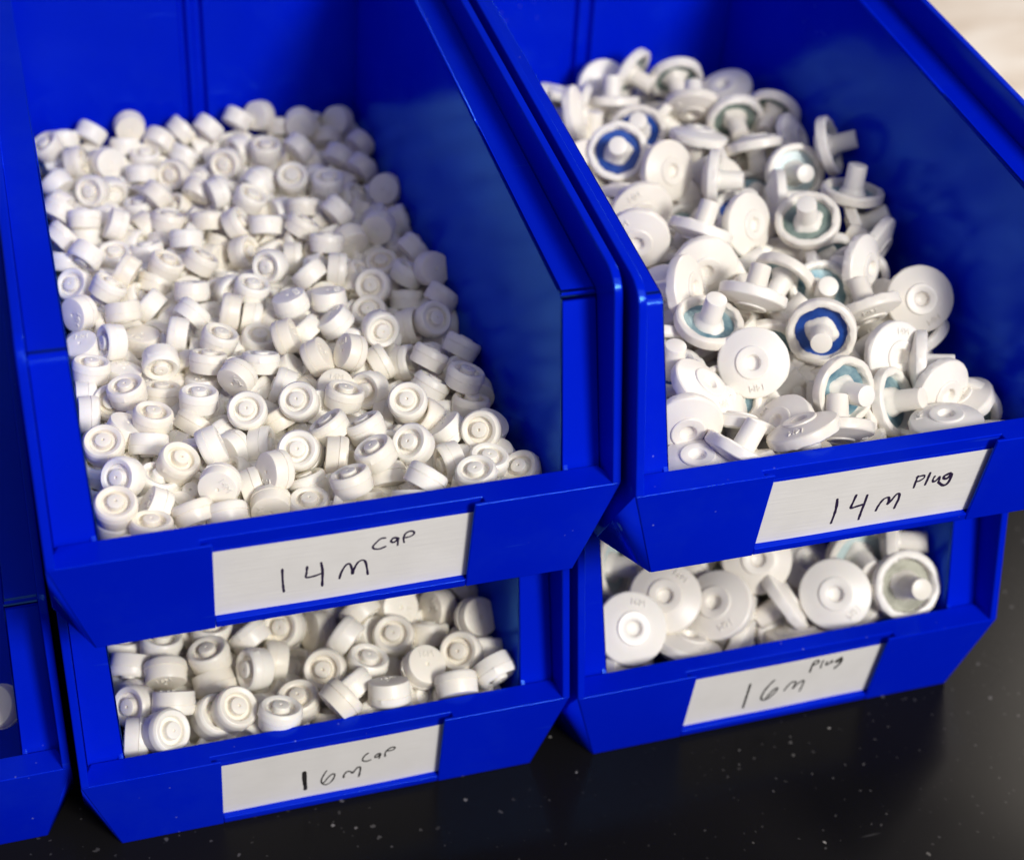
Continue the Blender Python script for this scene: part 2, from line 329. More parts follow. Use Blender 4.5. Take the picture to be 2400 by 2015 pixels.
def make_bin(idx, loc, yaw, label, ink, inkmat):
    root = empty('storage_bin', (loc[0]*S, loc[1]*S, loc[2]*S)); root.rotation_euler = (0, 0, math.radians(yaw))
    tag(root, label, 'storage bin', 'blue plastic storage bins stacked on the tabletop')
    if not protos:
        for k, (nm, bm, bv) in enumerate(bin_meshes()):
            o = link(nm, bm, BLUE, root, None if bv else 10, bv); protos[k] = o
    else:
        for k, p in protos.items():
            c = p.copy(); col.objects.link(c); c.parent = root
    if ink is not None:
        bm = bmesh.new()
        def P(x, z, o): return (x, YB*(1-z/HL)+o, z)
        o1 = 3.25; o2 = 3.55
        gx = [-51.2+102.4*i/24 for i in range(25)]; gz = [3.9, 12, 21, 30, 38.4]
        def bow(x, z): return -0.30*math.cos(x/51.2*math.pi/2)*(0.6+0.4*math.sin(z*0.08+idx)) - 0.12*math.sin(x*0.09+idx*2)
        F1 = [[bm.verts.new(P(x, z, o1+bow(x, z))) for x in gx] for z in gz]; F2 = [[bm.verts.new(P(x, z, o2+bow(x, z))) for x in gx] for z in gz]
        for j in range(4):
            for i in range(24):
                bm.faces.new((F1[j][i], F1[j][i+1], F1[j+1][i+1], F1[j+1][i])); bm.faces.new((F2[j][i], F2[j+1][i], F2[j+1][i+1], F2[j][i+1]))
        for i in range(24):
            bm.faces.new((F1[0][i], F2[0][i], F2[0][i+1], F1[0][i+1])); bm.faces.new((F1[4][i], F1[4][i+1], F2[4][i+1], F2[4][i]))
        for j in range(4):
            bm.faces.new((F1[j][0], F1[j+1][0], F2[j+1][0], F2[j][0])); bm.faces.new((F1[j][24], F2[j][24], F2[j+1][24], F1[j+1][24]))
        card = link('label_card', bm, PAPER, root, 40)
        bm = bmesh.new()
        for w, pts in ink:
            # smooth the stroke and lay it as a thin inked ribbon on the card
            P2 = [Vector(p) for p in pts]; q = []
            for i in range(len(P2)-1):
                a = P2[max(0, i-1)]; b = P2[i]; c = P2[i+1]; d = P2[min(len(P2)-1, i+2)]
                for t in [k/5 for k in range(5)]:
                    q.append(0.5*((2*b)+(c-a)*t+(2*a-5*b+4*c-d)*t*t+(3*b-a-3*c+d)*t**3))
            q.append(P2[-1])
            L1 = []; L2 = []
            for i, p in enumerate(q):
                t = (q[min(len(q)-1, i+1)]-q[max(0, i-1)])
                if t.length < 1e-6: t = Vector((0, 1))
                t.normalize(); nn = Vector((-t.y, t.x)); ww = w*0.5*(0.82+0.3*noise.noise(Vector((p.x*0.6, p.y*0.6, idx))))
                if i in (0, len(q)-1): ww *= 0.75
                L1.append(p+nn*ww); L2.append(p-nn*ww)
            A1 = [bm.verts.new(P(p.x, p.y, 3.19+bow(p.x, p.y))) for p in L1]; B1 = [bm.verts.new(P(p.x, p.y, 3.19+bow(p.x, p.y))) for p in L2]
            A2 = [bm.verts.new(P(p.x, p.y, 3.26+bow(p.x, p.y))) for p in L1]; B2 = [bm.verts.new(P(p.x, p.y, 3.26+bow(p.x, p.y))) for p in L2]
            for i in range(len(A1)-1):
                bm.faces.new((A1[i], A1[i+1], B1[i+1], B1[i])); bm.faces.new((A1[i], A2[i], A2[i+1], A1[i+1])); bm.faces.new((B1[i], B1[i+1], B2[i+1], B2[i]))
            for e in (0, -1):
                c = q[e]; ring = []
                for k in range(10):
                    an = k*math.pi/5; ring.append(bm.verts.new(P(c.x+math.cos(an)*w*0.42, c.y+math.sin(an)*w*0.42, 3.175+bow(c.x, c.y))))
                bm.faces.new(ring)
        h = link('handwriting', bm, inkmat, card)
    return root

# ------------------------------------------------------------------ caps and plugs
def lathe(bm, prof, seg, jit=None):
    rings = []
    for r, z in prof:
        if r < 1e-6: rings.append([bm.verts.new((0, 0, z))])
        else:
            ring = []
            for k in range(seg):
                a = 2*math.pi*k/seg; rr, zz = (r, z) if jit is None else jit(r, z, a)
                ring.append(bm.verts.new((rr*math.cos(a), rr*math.sin(a), zz)))
            rings.append(ring)
    for a, b in zip(rings, rings[1:]):
        for k in range(seg):
            j = (k+1) % seg
            if len(a) == 1 and len(b) == 1: continue
            if len(a) == 1: bm.faces.new((a[0], b[k], b[j]))
            elif len(b) == 1: bm.faces.new((a[k], b[0], a[j]))
            else: bm.faces.new((a[k], b[k], b[j], a[j]))
def emboss(bm, text, size, place):
    """raised lettering; place(x, y, h) maps text coordinates to the part"""
    cu = bpy.data.curves.new('t', 'FONT'); cu.body = text; cu.size = size; cu.align_x = 'CENTER'; cu.align_y = 'CENTER'; cu.extrude = 0.16; cu.resolution_u = 2
    o = bpy.data.objects.new('t', cu); col.objects.link(o); dg = bpy.context.evaluated_depsgraph_get(); dg.update()
    me = o.evaluated_get(dg).to_mesh(); vs = [bm.verts.new(place(v.co.x, v.co.y, v.co.z)) for v in me.vertices]
    for p in me.polygons:
        try: bm.faces.new([vs[i] for i in p.vertices])
        except ValueError: pass
    o.evaluated_get(dg).to_mesh_clear(); bpy.data.objects.remove(o); bpy.data.curves.remove(cu)
def mesh_only(name, bm, m, angle):
    o = link(name, bm, m, None, angle); me = o.data; bpy.data.objects.remove(o); return me
def cap_mesh(name, k, text, var=0):
    bm = bmesh.new()
    def jc(r, z, a):
        n1 = noise.noise(Vector((math.cos(a)*1.7+var*5.3, math.sin(a)*1.7, z*0.3))); n2 = noise.noise(Vector((math.cos(a)*7+var*2.9, math.sin(a)*7, 0.5)))
        dr = 0.05*n1
        if 0.8 < z < 1.2 and r > 8.5: dr += 0.10*max(0, n2)+(0.45 if abs(a-1.1-var) < 0.07 else 0)
        return (r+dr if r > 2 else r, z+(0.07*n1 if r > 5 else 0))
    prof = [(0, -3.7), (0.5, -3.8), (0.8, -4.62), (1.5, -4.68), (7.55, -4.62), (7.95, -4.5), (8.15, -4.1), (8.52, 0.55), (8.30, 0.68), (8.32, 0.78), (8.74, 0.84), (8.72, 1.15), (8.52, 3.3), (8.38, 3.7), (7.7, 4.45), (7.45, 4.55), (6.1, 4.2), (5.85, 4.05), (5.6, 3.7), (5.35, 2.2), (5.1, 1.9), (3.75, 1.9), (3.55, 2.2), (3.35, 4.75), (3.2, 5.0), (2.95, 5.1), (0.72, 5.1), (0.55, 4.95), (0.45, 4.1), (0, 3.9)]
    lathe(bm, prof, 48, jc)
    emboss(bm, text, 3.9, lambda x, y, h: (x, -(y+4.0), -5.0 if h > 0 else -4.5))
    for v in bm.verts: v.co *= k
    return mesh_only(name, bm, CAPM, 24)
def plug_meshes(k, text):
    heads = []; stems = []
    for var in range(3):
        bm = bmesh.new()
        def jit(r, z, a, var=var):
            if r > 10.4 and z > 0.5:
                n1 = noise.noise(Vector((math.cos(a)*2.1, math.sin(a)*2.1, var*7.3+z*0.25))); n2 = noise.noise(Vector((math.cos(a)*6, math.sin(a)*6, var*3.1+z*0.5)))
                dr = 0.9*n1+0.6*n2
                return (r+dr*(1.0 if r < 13.2 else 0.45), z+(0.35*n2+0.2*n1 if z > 3 else 0))
            return (r, z)
        prof = [(0, -1.3), (1.6, -1.4), (2.7, -1.8), (3.2, -3.3), (3.5, -3.85), (4.0, -4.05), (6.7, -3.95), (7.1, -3.7), (7.2, -3.15), (7.6, -3.1), (10.5, -2.1), (13.4, -1.2), (14.5, -0.8), (15.0, -0.3), (15.1, 0.6), (14.95, 3.2), (14.75, 3.7), (13.9, 4.25), (13.0, 4.4), (12.1, 4.2), (11.7, 3.8), (11.4, 2.6), (11.2, 1.4), (11.1, 0.6), (4.0, 0.6), (0, 0.6)]
        lathe(bm, prof, 56, jit)
        emboss(bm, text, 3.9, lambda x, y, h: (x, -(y+10.6), (-3.1+(math.hypot(x, y+10.6)-7.6)*0.33)-(0.45 if h > 0 else -0.2)))
        for v in bm.verts: v.co *= k
        heads.append(mesh_only('head', bm, PLUGM, 24))
        bm = bmesh.new()
        def js(r, z, a, var=var):
            if z < 4.5 and r > 5.0:
                n1 = noise.noise(Vector((math.cos(a)*1.3+var*4, math.sin(a)*1.3, 1.7))); n2 = noise.noise(Vector((math.cos(a)*4+var*4, math.sin(a)*4, z)))
                return (r+max(0, 1.6*n1+0.6*n2)*(1.6 if z < 2.6 else .8), z+0.5*n2)
            return (r, z)
        lathe(bm, [(0, 0.9), (6.6, 0.9), (6.4, 1.8), (5.7, 2.9), (5.0, 4.2), (4.75, 5.0), (4.6, 15.2), (4.45, 15.6), (4.1, 15.75), (0, 15.75)], 32, js)
        for v in bm.verts: v.co *= k
        stems.append(mesh_only('stem', bm, PLUGM, 40))
    bm = bmesh.new(); lathe(bm, [(4.0, 0.75), (4.0, 1.1), (11.05, 1.1), (11.3, 0.75), (4.0, 0.75)], 40)
    for v in bm.verts: v.co *= k
    ln = {}
    base = mesh_only('liner', bm, LIN['t'], 30)
    for c, m in LIN.items():
        me = base.copy(); me.materials[0] = m; ln[c] = me
    return heads, stems, ln

def orient(a, twist):
    z = Vector(a).normalized(); h = Vector((1, 0, 0)) if abs(z.x) < 0.8 else Vector((0, 1, 0))
    x = h.cross(z).normalized(); y = z.cross(x)
    c, s = math.cos(twist), math.sin(twist); xx = x*c+y*s; yy = -x*s+y*c
    return Matrix(((xx.x, yy.x, z.x), (xx.y, yy.y, z.y), (xx.z, yy.z, z.z)))

# ------------------------------------------------------------------ the setting
HZ = 141.6
bm = bmesh.new(); box(bm, -900, 590, -620, 1500, -HZ-28, -HZ-0.05)
o = link('tabletop', bm, tabletop_mat(), None, None, 1.5); tag(o, 'black speckled laminate tabletop the bins stand on', None, kind='structure')
bm = bmesh.new(); box(bm, -6000, 9000, -6000, 12000, -905, -900)
o = link('floor', bm, floor_mat()); tag(o, 'pale beige floor out of focus behind the bins', None, kind='structure')

# ------------------------------------------------------------------ the bins
INK = {1: [[1.14, [[-22.7, 23.9], [-22.6, 19.4], [-22.4, 14.8], [-22.1, 11.5]]], [1.14, [[-13.5, 23.3], [-13.7, 19.9], [-13.8, 17.5], [-11.1, 17.5], [-8.1, 18.4]]], [1.2, [[-8.3, 24.3], [-7.7, 19.4], [-7.7, 14.8], [-7.7, 11.5]]], [1.08, [[-1.2, 14.0], [-0.7, 16.8], [0.6, 20.1], [2.1, 21.4], [3.1, 19.6], [3.7, 15.1], [4.2, 17.9], [5.6, 21.2], [7.3, 22.1], [8.4, 21.0], [9.1, 17.7], [9.6, 13.7]]], [0.96, [[15.6, 32.2], [13.8, 32.1], [12.1, 30.3], [11.0, 28.5], [11.6, 27.2], [13.7, 26.7], [15.9, 27.5]]], [1.08, [[20.3, 31.0], [18.8, 31.4], [17.8, 30.0], [18.6, 29.0], [19.8, 29.6], [20.5, 31.0], [20.5, 29.0], [20.5, 27.2]]], [1.02, [[22.9, 28.1], [22.6, 30.5], [23.3, 32.8], [24.8, 33.6], [26.2, 33.2], [26.5, 31.9], [25.3, 30.8], [23.4, 30.5]]]],
2: [[1.44, [[-14.9, 22.9], [-14.2, 18.7], [-14.0, 14.0], [-14.2, 9.2]]], [1.44, [[-6.7, 23.5], [-7.0, 20.0], [-7.2, 16.4], [-4.6, 16.7], [-1.9, 17.3]]], [1.44, [[-1.5, 22.4], [-1.5, 17.9], [-1.7, 13.2], [-1.7, 8.7]]], [1.38, [[5.1, 12.2], [5.6, 15.3], [6.9, 18.3], [8.9, 19.0], [9.6, 17.0], [9.5, 14.9], [10.9, 17.2], [12.2, 20.0], [13.5, 20.0], [14.0, 17.0], [13.7, 14.2], [13.5, 11.9]]], [1.19, [[19.2, 29.0], [19.1, 26.3], [19.2, 22.5]]], [1.12, [[18.8, 28.4], [20.9, 28.9], [22.2, 28.7], [22.3, 27.3], [20.7, 26.0], [19.2, 25.9]]], [1.38, [[24.4, 29.8], [24.3, 26.6], [24.1, 23.3]]], [1.19, [[27.2, 27.4], [26.9, 25.4], [27.6, 24.2], [28.7, 24.8], [29.6, 26.7], [30.0, 25.0], [29.9, 23.4]]], [1.62, [[34.0, 27.9], [31.8, 26.7], [31.9, 25.3], [33.5, 25.0], [34.8, 27.3], [35.1, 24.4], [34.5, 21.7], [32.8, 21.1], [30.4, 23.1]]]],
3: [[2.4, [[-12.3, 22.4], [-12.2, 18.2], [-12.0, 14.2]]], [2.08, [[-12.0, 14.2], [-11.7, 11.1], [-11.8, 9.7]]], [0.88, [[-2.5, 20.6], [-3.7, 17.9], [-4.7, 14.3], [-4.3, 11.6], [-2.7, 10.2], [-0.7, 11.2], [0.7, 13.9], [1.2, 16.5], [0.3, 17.4], [-1.4, 15.9], [-3.3, 12.5], [-4.3, 11.6]]], [1.04, [[5.2, 13.2], [5.4, 15.3], [6.7, 17.1], [8.3, 16.6], [9.1, 15.2], [10.2, 17.2], [11.4, 18.9], [12.5, 18.4], [12.5, 15.5], [12.0, 11.9]]], [0.96, [[15.7, 28.1], [14.3, 26.8], [13.3, 24.3], [13.8, 22.8], [15.5, 22.2], [17.0, 22.8]]], [0.96, [[20.6, 26.5], [19.2, 25.5], [18.8, 24.0], [19.8, 23.9], [21.3, 26.1], [21.1, 24.4], [20.7, 22.7]]], [0.96, [[23.4, 23.3], [23.4, 26.1], [24.8, 28.3], [26.3, 29.1], [27.6, 28.5], [26.8, 27.0], [24.6, 26.8]]]],
4: [[1.42, [[-16.9, 27.3], [-16.8, 21.6], [-16.8, 15.1], [-16.8, 9.4]]], [1.23, [[-4.6, 26.9], [-6.4, 24.0], [-8.1, 19.5], [-8.7, 14.7], [-7.5, 12.6], [-5.2, 12.7], [-2.8, 15.5], [-1.3, 19.0], [-1.9, 20.2], [-3.8, 18.3], [-6.0, 13.4]]], [1.14, [[2.7, 16.8], [3.8, 20.0], [5.6, 22.5], [7.6, 21.9], [7.3, 19.5], [7.2, 17.0], [8.6, 19.6], [10.7, 21.9], [11.8, 21.2], [11.8, 17.7], [11.4, 13.8]]], [1.23, [[13.3, 27.8], [13.3, 32.0], [13.8, 35.2], [15.6, 35.9], [16.2, 33.8], [14.4, 32.9], [13.3, 32.7]]], [1.04, [[18.6, 34.9], [18.3, 32.0], [18.5, 29.3]]], [1.23, [[21.0, 33.2], [20.9, 31.1], [22.2, 31.2], [23.6, 33.4], [23.6, 31.8]]], [1.52, [[28.0, 34.2], [26.2, 32.7], [25.8, 31.6], [27.5, 31.6], [28.4, 33.8], [28.6, 30.1], [26.4, 26.8]]]]}
BINS = {1: ((0, 0, 0), 0.0), 2: ((212.083, -10.053, 0), -0.179), 3: ((0.945, 30.154, -141.582), -0.063), 4: ((213.785, 28.116, -141.582), 0.216), 5: ((-212.0, 42.0, -141.582), 0.4)}
BL = {1: 'blue bin full of small white caps, upper left, card reads 14m cap',
      2: 'blue bin heaped with white plugs, upper right, card reads 14m plug',
      3: 'lower blue bin of white caps under the 14m cap bin, card reads 16m cap',
      4: 'lower blue bin of white plugs under the 14m plug bin, card reads 16m plug',
      5: 'shaded blue bin cut off at the left edge, front edge bare'}
for b, (loc, yaw) in BINS.items():
    make_bin(b, loc, yaw, BL[b], INK.get(b), INKV if b in (1, 2) else INKB)

# ------------------------------------------------------------------ the caps and plugs, each its own object
# x y z (0.1 mm in the bin's frame), axis x y z (thousandths), liner code, individual flag
DATA = {
1: [
 (-777,1394,328,186,181,966,'t',1), (-816,1308,245,989,-19,-145,'t',1), (-816,1158,266,989,-23,-146,'t',1), (-780,811,355,-44,-357,933,'t',1), (-651,1183,338,-163,5,987,'t',1), (-646,1473,220,-250,-119,-961,'t',1),
 (-485,1445,290,-74,-955,-287,'t',1), (-389,1571,133,178,-808,-562,'t',0), (-503,1305,221,141,318,938,'t',1), (-373,1098,314,115,172,978,'t',1), (-319,1374,191,-89,-236,-968,'t',1), (-293,1375,309,186,340,922,'t',1),
 (-697,1278,163,133,565,814,'t',0), (-574,982,330,197,29,980,'t',1), (-503,1246,127,975,70,211,'t',0), (-605,883,276,-177,-642,-746,'t',1), (-518,643,348,324,-319,891,'t',1), (-732,586,360,-598,-585,547,'t',1),
 (-604,629,283,354,-33,935,'t',1), (-777,401,366,9,-290,957,'t',1), (-776,420,270,115,144,983,'t',1), (-631,460,291,818,-163,-551,'t',1), (-385,472,349,355,917,-184,'t',1), (-495,686,166,801,322,506,'t',0),
 (-497,395,292,-190,692,697,'t',1), (-377,371,280,-8,755,655,'t',1), (-662,325,305,105,147,984,'t',1), (-406,1048,230,607,391,692,'t',1), (-378,718,349,-940,-34,-338,'t',1), (-464,1014,172,263,236,935,'t',0),
 (-802,788,255,111,112,987,'t',1), (-690,1134,176,127,423,897,'t',0), (-801,714,184,129,296,946,'t',0), (-696,634,222,252,102,962,'t',0), (-682,883,192,80,-64,995,'t',1), (-192,1226,312,664,727,176,'t',1),
 (-80,1297,324,140,413,900,'t',1), (-199,935,336,-187,-529,827,'t',1), (14,935,351,-388,-505,771,'t',1), (195,916,362,230,129,965,'t',1), (331,1045,288,-719,-581,382,'t',1), (-92,1362,154,790,-560,250,'t',0),
 (-10,1188,261,-883,336,328,'t',1), (-65,978,244,-375,584,720,'t',1), (-164,828,237,926,-331,184,'t',1), (-55,609,350,-234,-606,760,'t',1), (4,747,200,-389,-391,834,'t',0), (-164,513,345,909,328,-258,'t',1),
 (-221,1032,160,-166,-813,-558,'t',0), (-261,877,157,795,294,530,'t',0), (-253,540,256,973,38,227,'t',1), (96,725,356,-477,364,800,'t',1), (230,679,364,-369,435,822,'t',1), (93,597,309,965,-239,-103,'t',1),
 (224,483,380,-412,185,892,'t',1), (98,351,368,-245,335,910,'t',1), (-41,516,254,-221,487,845,'t',1), (-59,382,254,-47,-17,999,'t',1), (-202,418,256,189,982,25,'t',1), (40,602,190,-27,-211,977,'t',0),
 (-421,485,216,161,735,659,'t',0), (261,468,282,6,749,662,'t',1), (58,1443,166,913,107,393,'t',0), (128,1324,198,-657,30,753,'t',0), (465,1407,349,71,-969,235,'t',1), (297,1244,353,890,73,-451,'t',1),
 (424,1249,275,918,136,372,'t',1), (541,1249,257,738,-533,415,'t',1), (621,1158,332,554,324,767,'t',1), (784,1224,322,559,340,756,'t',1), (721,1474,320,271,-740,616,'t',1), (833,1586,200,962,-272,32,'t',1),
 (725,970,339,322,92,942,'t',1), (587,1015,283,572,277,772,'t',1), (727,882,254,205,237,950,'t',1), (434,798,374,-276,-505,818,'t',1), (506,782,296,-778,48,627,'t',1), (568,657,309,558,-390,-732,'t',1),
 (678,568,359,-494,-669,555,'t',1), (381,515,377,-597,-374,710,'t',1), (521,468,302,-980,-145,-135,'t',1), (662,417,310,69,-82,994,'t',1), (572,283,361,-193,-85,977,'t',1), (369,282,382,623,450,639,'t',1),
 (647,661,205,769,24,638,'t',0), (628,958,193,133,562,816,'t',0), (375,940,207,922,-372,107,'t',1), (516,692,195,714,-427,555,'t',0), (-800,2758,362,579,517,631,'t',1), (-686,2670,351,103,498,861,'t',1),
 (-685,2672,256,104,476,873,'t',1), (-543,2601,338,894,-95,-438,'t',1), (-804,2483,367,776,364,515,'t',1), (-710,2315,352,-644,-564,-516,'t',1), (-801,2398,278,280,470,837,'t',1), (-574,2444,255,-16,-181,983,'t',1),
 (-548,2143,344,-796,410,444,'t',1), (-780,2152,291,-482,-523,703,'t',1), (-642,2024,335,563,152,813,'t',1), (-782,1860,324,774,590,-231,'t',1), (-597,1825,325,21,-553,-833,'t',1), (-469,1961,257,-682,447,578,'t',1),
 (-365,2166,340,436,-9,900,'t',1), (-422,2435,269,-78,338,938,'t',1), (-422,2145,261,444,429,786,'t',1), (-277,1938,324,-70,-432,-899,'t',1), (-205,2175,337,542,118,832,'t',1), (-239,2389,340,113,551,827,'t',1),
 (-299,2603,329,254,282,925,'t',1), (-110,2548,341,67,473,879,'t',1), (-303,1773,306,730,448,516,'t',1), (-386,1642,290,-960,234,157,'t',1), (-429,1970,163,-393,191,899,'t',0), (-532,1728,221,-75,-38,-996,'t',1),
 (-670,1600,320,-940,-248,235,'t',1), (-721,1863,230,-845,-267,463,'t',1), (-791,1656,265,314,155,-937,'t',1), (-224,1502,332,322,9,947,'t',1), (-292,1813,116,474,-81,877,'t',0), (-618,1667,169,733,343,588,'t',1),
 (14,2461,354,809,-205,551,'t',1), (142,2399,366,114,544,831,'t',1), (247,2515,212,496,9,869,'t',0), (308,2339,373,542,157,825,'t',1), (354,2544,366,99,461,882,'t',1), (496,2404,399,783,325,531,'t',1),
 (389,2161,372,124,396,910,'t',1), (524,2253,321,-181,948,263,'t',1), (21,2314,279,738,-556,383,'t',1), (100,2049,344,-682,-648,339,'t',1), (232,2195,283,982,-188,-17,'t',1), (259,1923,353,-539,535,650,'t',1),
 (388,1932,355,964,-254,-79,'t',1), (-17,1880,333,251,-41,967,'t',1), (-137,1747,314,-951,245,187,'t',1), (-38,1782,238,950,-257,-180,'t',1), (-103,2186,199,-80,363,928,'t',0), (127,1692,352,267,-190,-945,'t',1),
 (297,1683,357,17,-290,-957,'t',1), (292,1520,335,565,-302,-768,'t',1), (57,1458,330,-894,210,-396,'t',1), (159,1277,329,-799,194,-569,'t',1), (-33,1632,216,140,-159,977,'t',1), (225,1800,169,827,182,532,'t',0),
 (528,1797,328,-488,-651,581,'t',1), (143,2103,192,983,-182,-23,'t',0), (485,1691,252,-290,-355,889,'t',1), (799,2666,353,460,770,-442,'t',1), (818,2444,288,923,-144,358,'t',1), (672,2290,353,468,883,-36,'t',1),
 (533,2527,335,775,252,579,'t',0), (787,2062,344,837,262,480,'t',1), (557,2361,257,941,236,-242,'t',0), (634,2062,272,-190,-223,956,'t',1), (588,2221,210,404,-153,902,'t',0), (710,1866,330,476,94,874,'t',1),
 (800,1786,392,-276,850,-449,'t',1), (845,1858,297,943,-82,323,'t',0), (806,1622,336,665,332,669,'t',1), (682,1778,245,115,508,854,'t',1), (628,1529,262,840,-425,337,'t',1), (-800,3435,376,-504,-134,853,'t',1),
 (-707,3544,361,88,425,901,'t',1), (-570,3543,381,572,479,666,'t',1), (-367,3569,389,15,997,81,'t',1), (-775,3438,269,967,93,237,'t',1), (-673,3299,343,953,-226,200,'t',1), (-515,3285,331,-359,880,-312,'t',1),
 (-402,3539,294,89,429,899,'t',1), (-225,3486,336,567,600,564,'t',1), (-102,3534,359,762,209,613,'t',1), (-108,3418,269,574,312,757,'t',1), (-311,3440,267,42,-70,997,'t',1), (-357,3178,302,100,520,848,'t',1),
 (-200,3136,306,-575,-746,335,'t',1), (-616,3025,314,-534,-768,353,'t',1), (-782,3098,330,-525,666,530,'t',1), (-792,2888,315,-755,572,319,'t',1), (-473,3357,158,885,-13,465,'t',0), (-375,3267,181,49,-53,997,'t',0),
 (-318,2882,328,773,390,501,'t',1), (-396,2949,234,-93,143,985,'t',1), (34,3477,385,712,384,588,'t',1), (201,3539,392,582,433,689,'t',1), (319,3541,400,744,579,-333,'t',1), (520,3452,381,188,979,83,'t',1),
 (742,3512,346,654,662,-366,'t',1), (424,3538,330,86,419,904,'t',1), (230,3539,262,570,290,769,'t',0), (76,3154,331,-517,-806,287,'t',1), (288,3194,366,5,-69,998,'t',1), (282,3258,254,116,585,802,'t',1),
 (464,3215,351,769,463,441,'t',1), (666,3449,271,168,810,562,'t',1), (799,3223,336,825,399,400,'t',1), (662,3124,326,598,554,578,'t',1), (549,3261,248,895,48,443,'t',1), (365,2874,353,-178,-522,834,'t',1),
 (185,2856,353,775,419,474,'t',1), (117,2700,355,434,-166,886,'t',1), (-104,2917,314,579,605,546,'t',1), (62,3543,264,868,-66,493,'t',0), (-44,3536,227,49,100,994,'t',0), (-20,2805,351,968,169,187,'t',1),
 (530,2788,357,-8,-47,999,'t',1), (747,2974,326,779,442,445,'t',1), (-687,234,214,678,-391,622,'t',0), (-623,244,241,-538,824,-175,'t',0), (-392,257,230,-657,-305,-689,'t',0), (-275,251,231,731,666,150,'t',0),
 (-147,230,237,-150,-988,28,'t',0), (-44,234,244,-831,107,545,'t',0), (140,225,271,531,-755,-384,'t',0), (302,231,323,-156,-642,-751,'t',1), (485,222,265,-614,789,-11,'t',0), (659,239,268,964,-252,80,'t',0),
 (778,235,246,-165,447,879,'t',0), (-789,308,241,215,-603,-768,'t',0), (-688,374,187,969,-163,-187,'t',0), (-512,318,178,764,568,306,'t',0), (-247,400,128,-165,970,178,'t',0), (-126,348,188,330,-103,-938,'t',0),
 (46,323,256,-914,279,295,'t',1), (159,403,213,-121,-590,-798,'t',1), (285,423,165,-183,-813,552,'t',0), (422,436,197,360,883,302,'t',0), (569,337,258,-150,-221,-964,'t',0), (791,375,275,-483,-144,864,'t',1),
 (-794,564,228,695,668,267,'t',0), (-527,556,187,334,733,-593,'t',1), (-478,591,239,-198,-603,773,'t',1), (-357,585,235,650,377,-660,'t',0), (-137,584,233,568,-770,292,'t',0), (53,505,206,-268,739,-618,'t',0),
 (181,597,228,905,256,-341,'t',0), (300,593,300,-111,-439,892,'t',0), (423,533,204,-461,501,-733,'t',0), (541,570,204,-710,433,-556,'t',0), (726,501,256,341,211,-916,'t',1), (-715,721,251,-673,-366,-643,'t',0),
 (-537,791,181,-833,521,-186,'t',0), (-444,724,266,577,-644,502,'t',0), (-290,724,179,-761,-27,648,'t',1), (-163,733,185,35,-357,-933,'t',0), (-23,669,289,351,723,-595,'t',1), (144,717,240,-266,188,945,'t',0),
 (348,740,228,-492,548,676,'t',0), (450,688,212,-956,46,-290,'t',0), (661,828,142,841,-154,-519,'t',0), (731,649,299,-324,247,-913,'t',1), (-787,904,276,-38,-983,-180,'t',0), (-645,859,127,344,873,345,'t',0),
 (-406,864,225,165,716,678,'t',0), (-275,838,227,836,544,-65,'t',1), (-79,862,132,565,392,726,'t',0), (55,859,224,82,-319,-944,'t',0), (200,839,218,-314,-949,35,'t',0), (337,935,154,2,-911,412,'t',0),
 (486,910,230,427,47,903,'t',0), (600,839,179,748,-482,456,'t',0), (790,815,188,369,350,861,'t',0), (-793,1059,172,-552,-455,-698,'t',0), (-686,986,286,-427,-56,-903,'t',1), (-476,972,167,-874,482,-65,'t',1),
 (-296,1057,160,181,-895,-408,'t',0), (-173,1027,273,-652,38,-757,'t',0), (32,1087,233,998,-62,20,'t',0), (104,960,286,15,807,-591,'t',1), (270,1012,145,916,376,138,'t',0), (454,999,202,34,422,906,'t',0),
 (574,1084,192,674,268,688,'t',0), (786,1008,220,94,995,-23,'t',1), (-623,1111,220,-839,541,48,'t',0), (-522,1117,213,-763,-129,-633,'t',0), (-343,1152,212,760,180,-624,'t',1), (-238,1179,155,247,-180,952,'t',0),
 (-95,1148,152,-424,-905,29,'t',0), (68,1164,176,-144,-172,-974,'t',0), (199,1095,282,157,615,-772,'t',1), (332,1188,198,405,-197,893,'t',0), (736,1121,250,473,-532,702,'t',1), (-713,1224,259,-176,-615,769,'t',1),
 (-590,1287,156,-440,-766,469,'t',0), (-380,1321,145,-730,-633,-257,'t',0), (-259,1266,145,-387,54,920,'t',0), (-116,1233,217,-498,518,695,'t',1), (52,1342,222,-714,151,-683,'t',1), (96,1229,177,919,393,16,'t',1),
 (343,1318,254,-844,73,-531,'t',0), (484,1349,213,617,-104,-780,'t',0), (661,1295,225,689,537,-486,'t',1), (760,1367,187,932,-239,-273,'t',0), (-702,1368,188,137,-832,-537,'t',0), (-566,1414,150,-71,678,731,'t',0),
 (-426,1427,143,-159,987,-29,'t',1), (-233,1507,223,375,871,317,'t',0), (-116,1504,152,874,88,-477,'t',0), (-27,1466,160,926,-292,-238,'t',0), (241,1432,180,-912,305,274,'t',0), (362,1469,272,355,435,827,'t',1),
 (501,1495,232,-37,753,-657,'t',0), (618,1455,104,-296,885,360,'t',0), (-752,1575,165,-955,259,-144,'t',0), (-580,1649,98,-796,422,-433,'t',0), (-462,1568,199,-574,-406,711,'t',0), (-326,1601,198,-906,133,401,'t',1),
 (-161,1634,150,448,-859,-248,'t',0), (23,1619,111,131,742,-658,'t',0), (162,1555,284,-594,512,621,'t',1), (382,1648,174,440,-724,532,'t',0), (515,1628,179,68,519,-852,'t',0), (711,1658,220,94,-129,-987,'t',0),
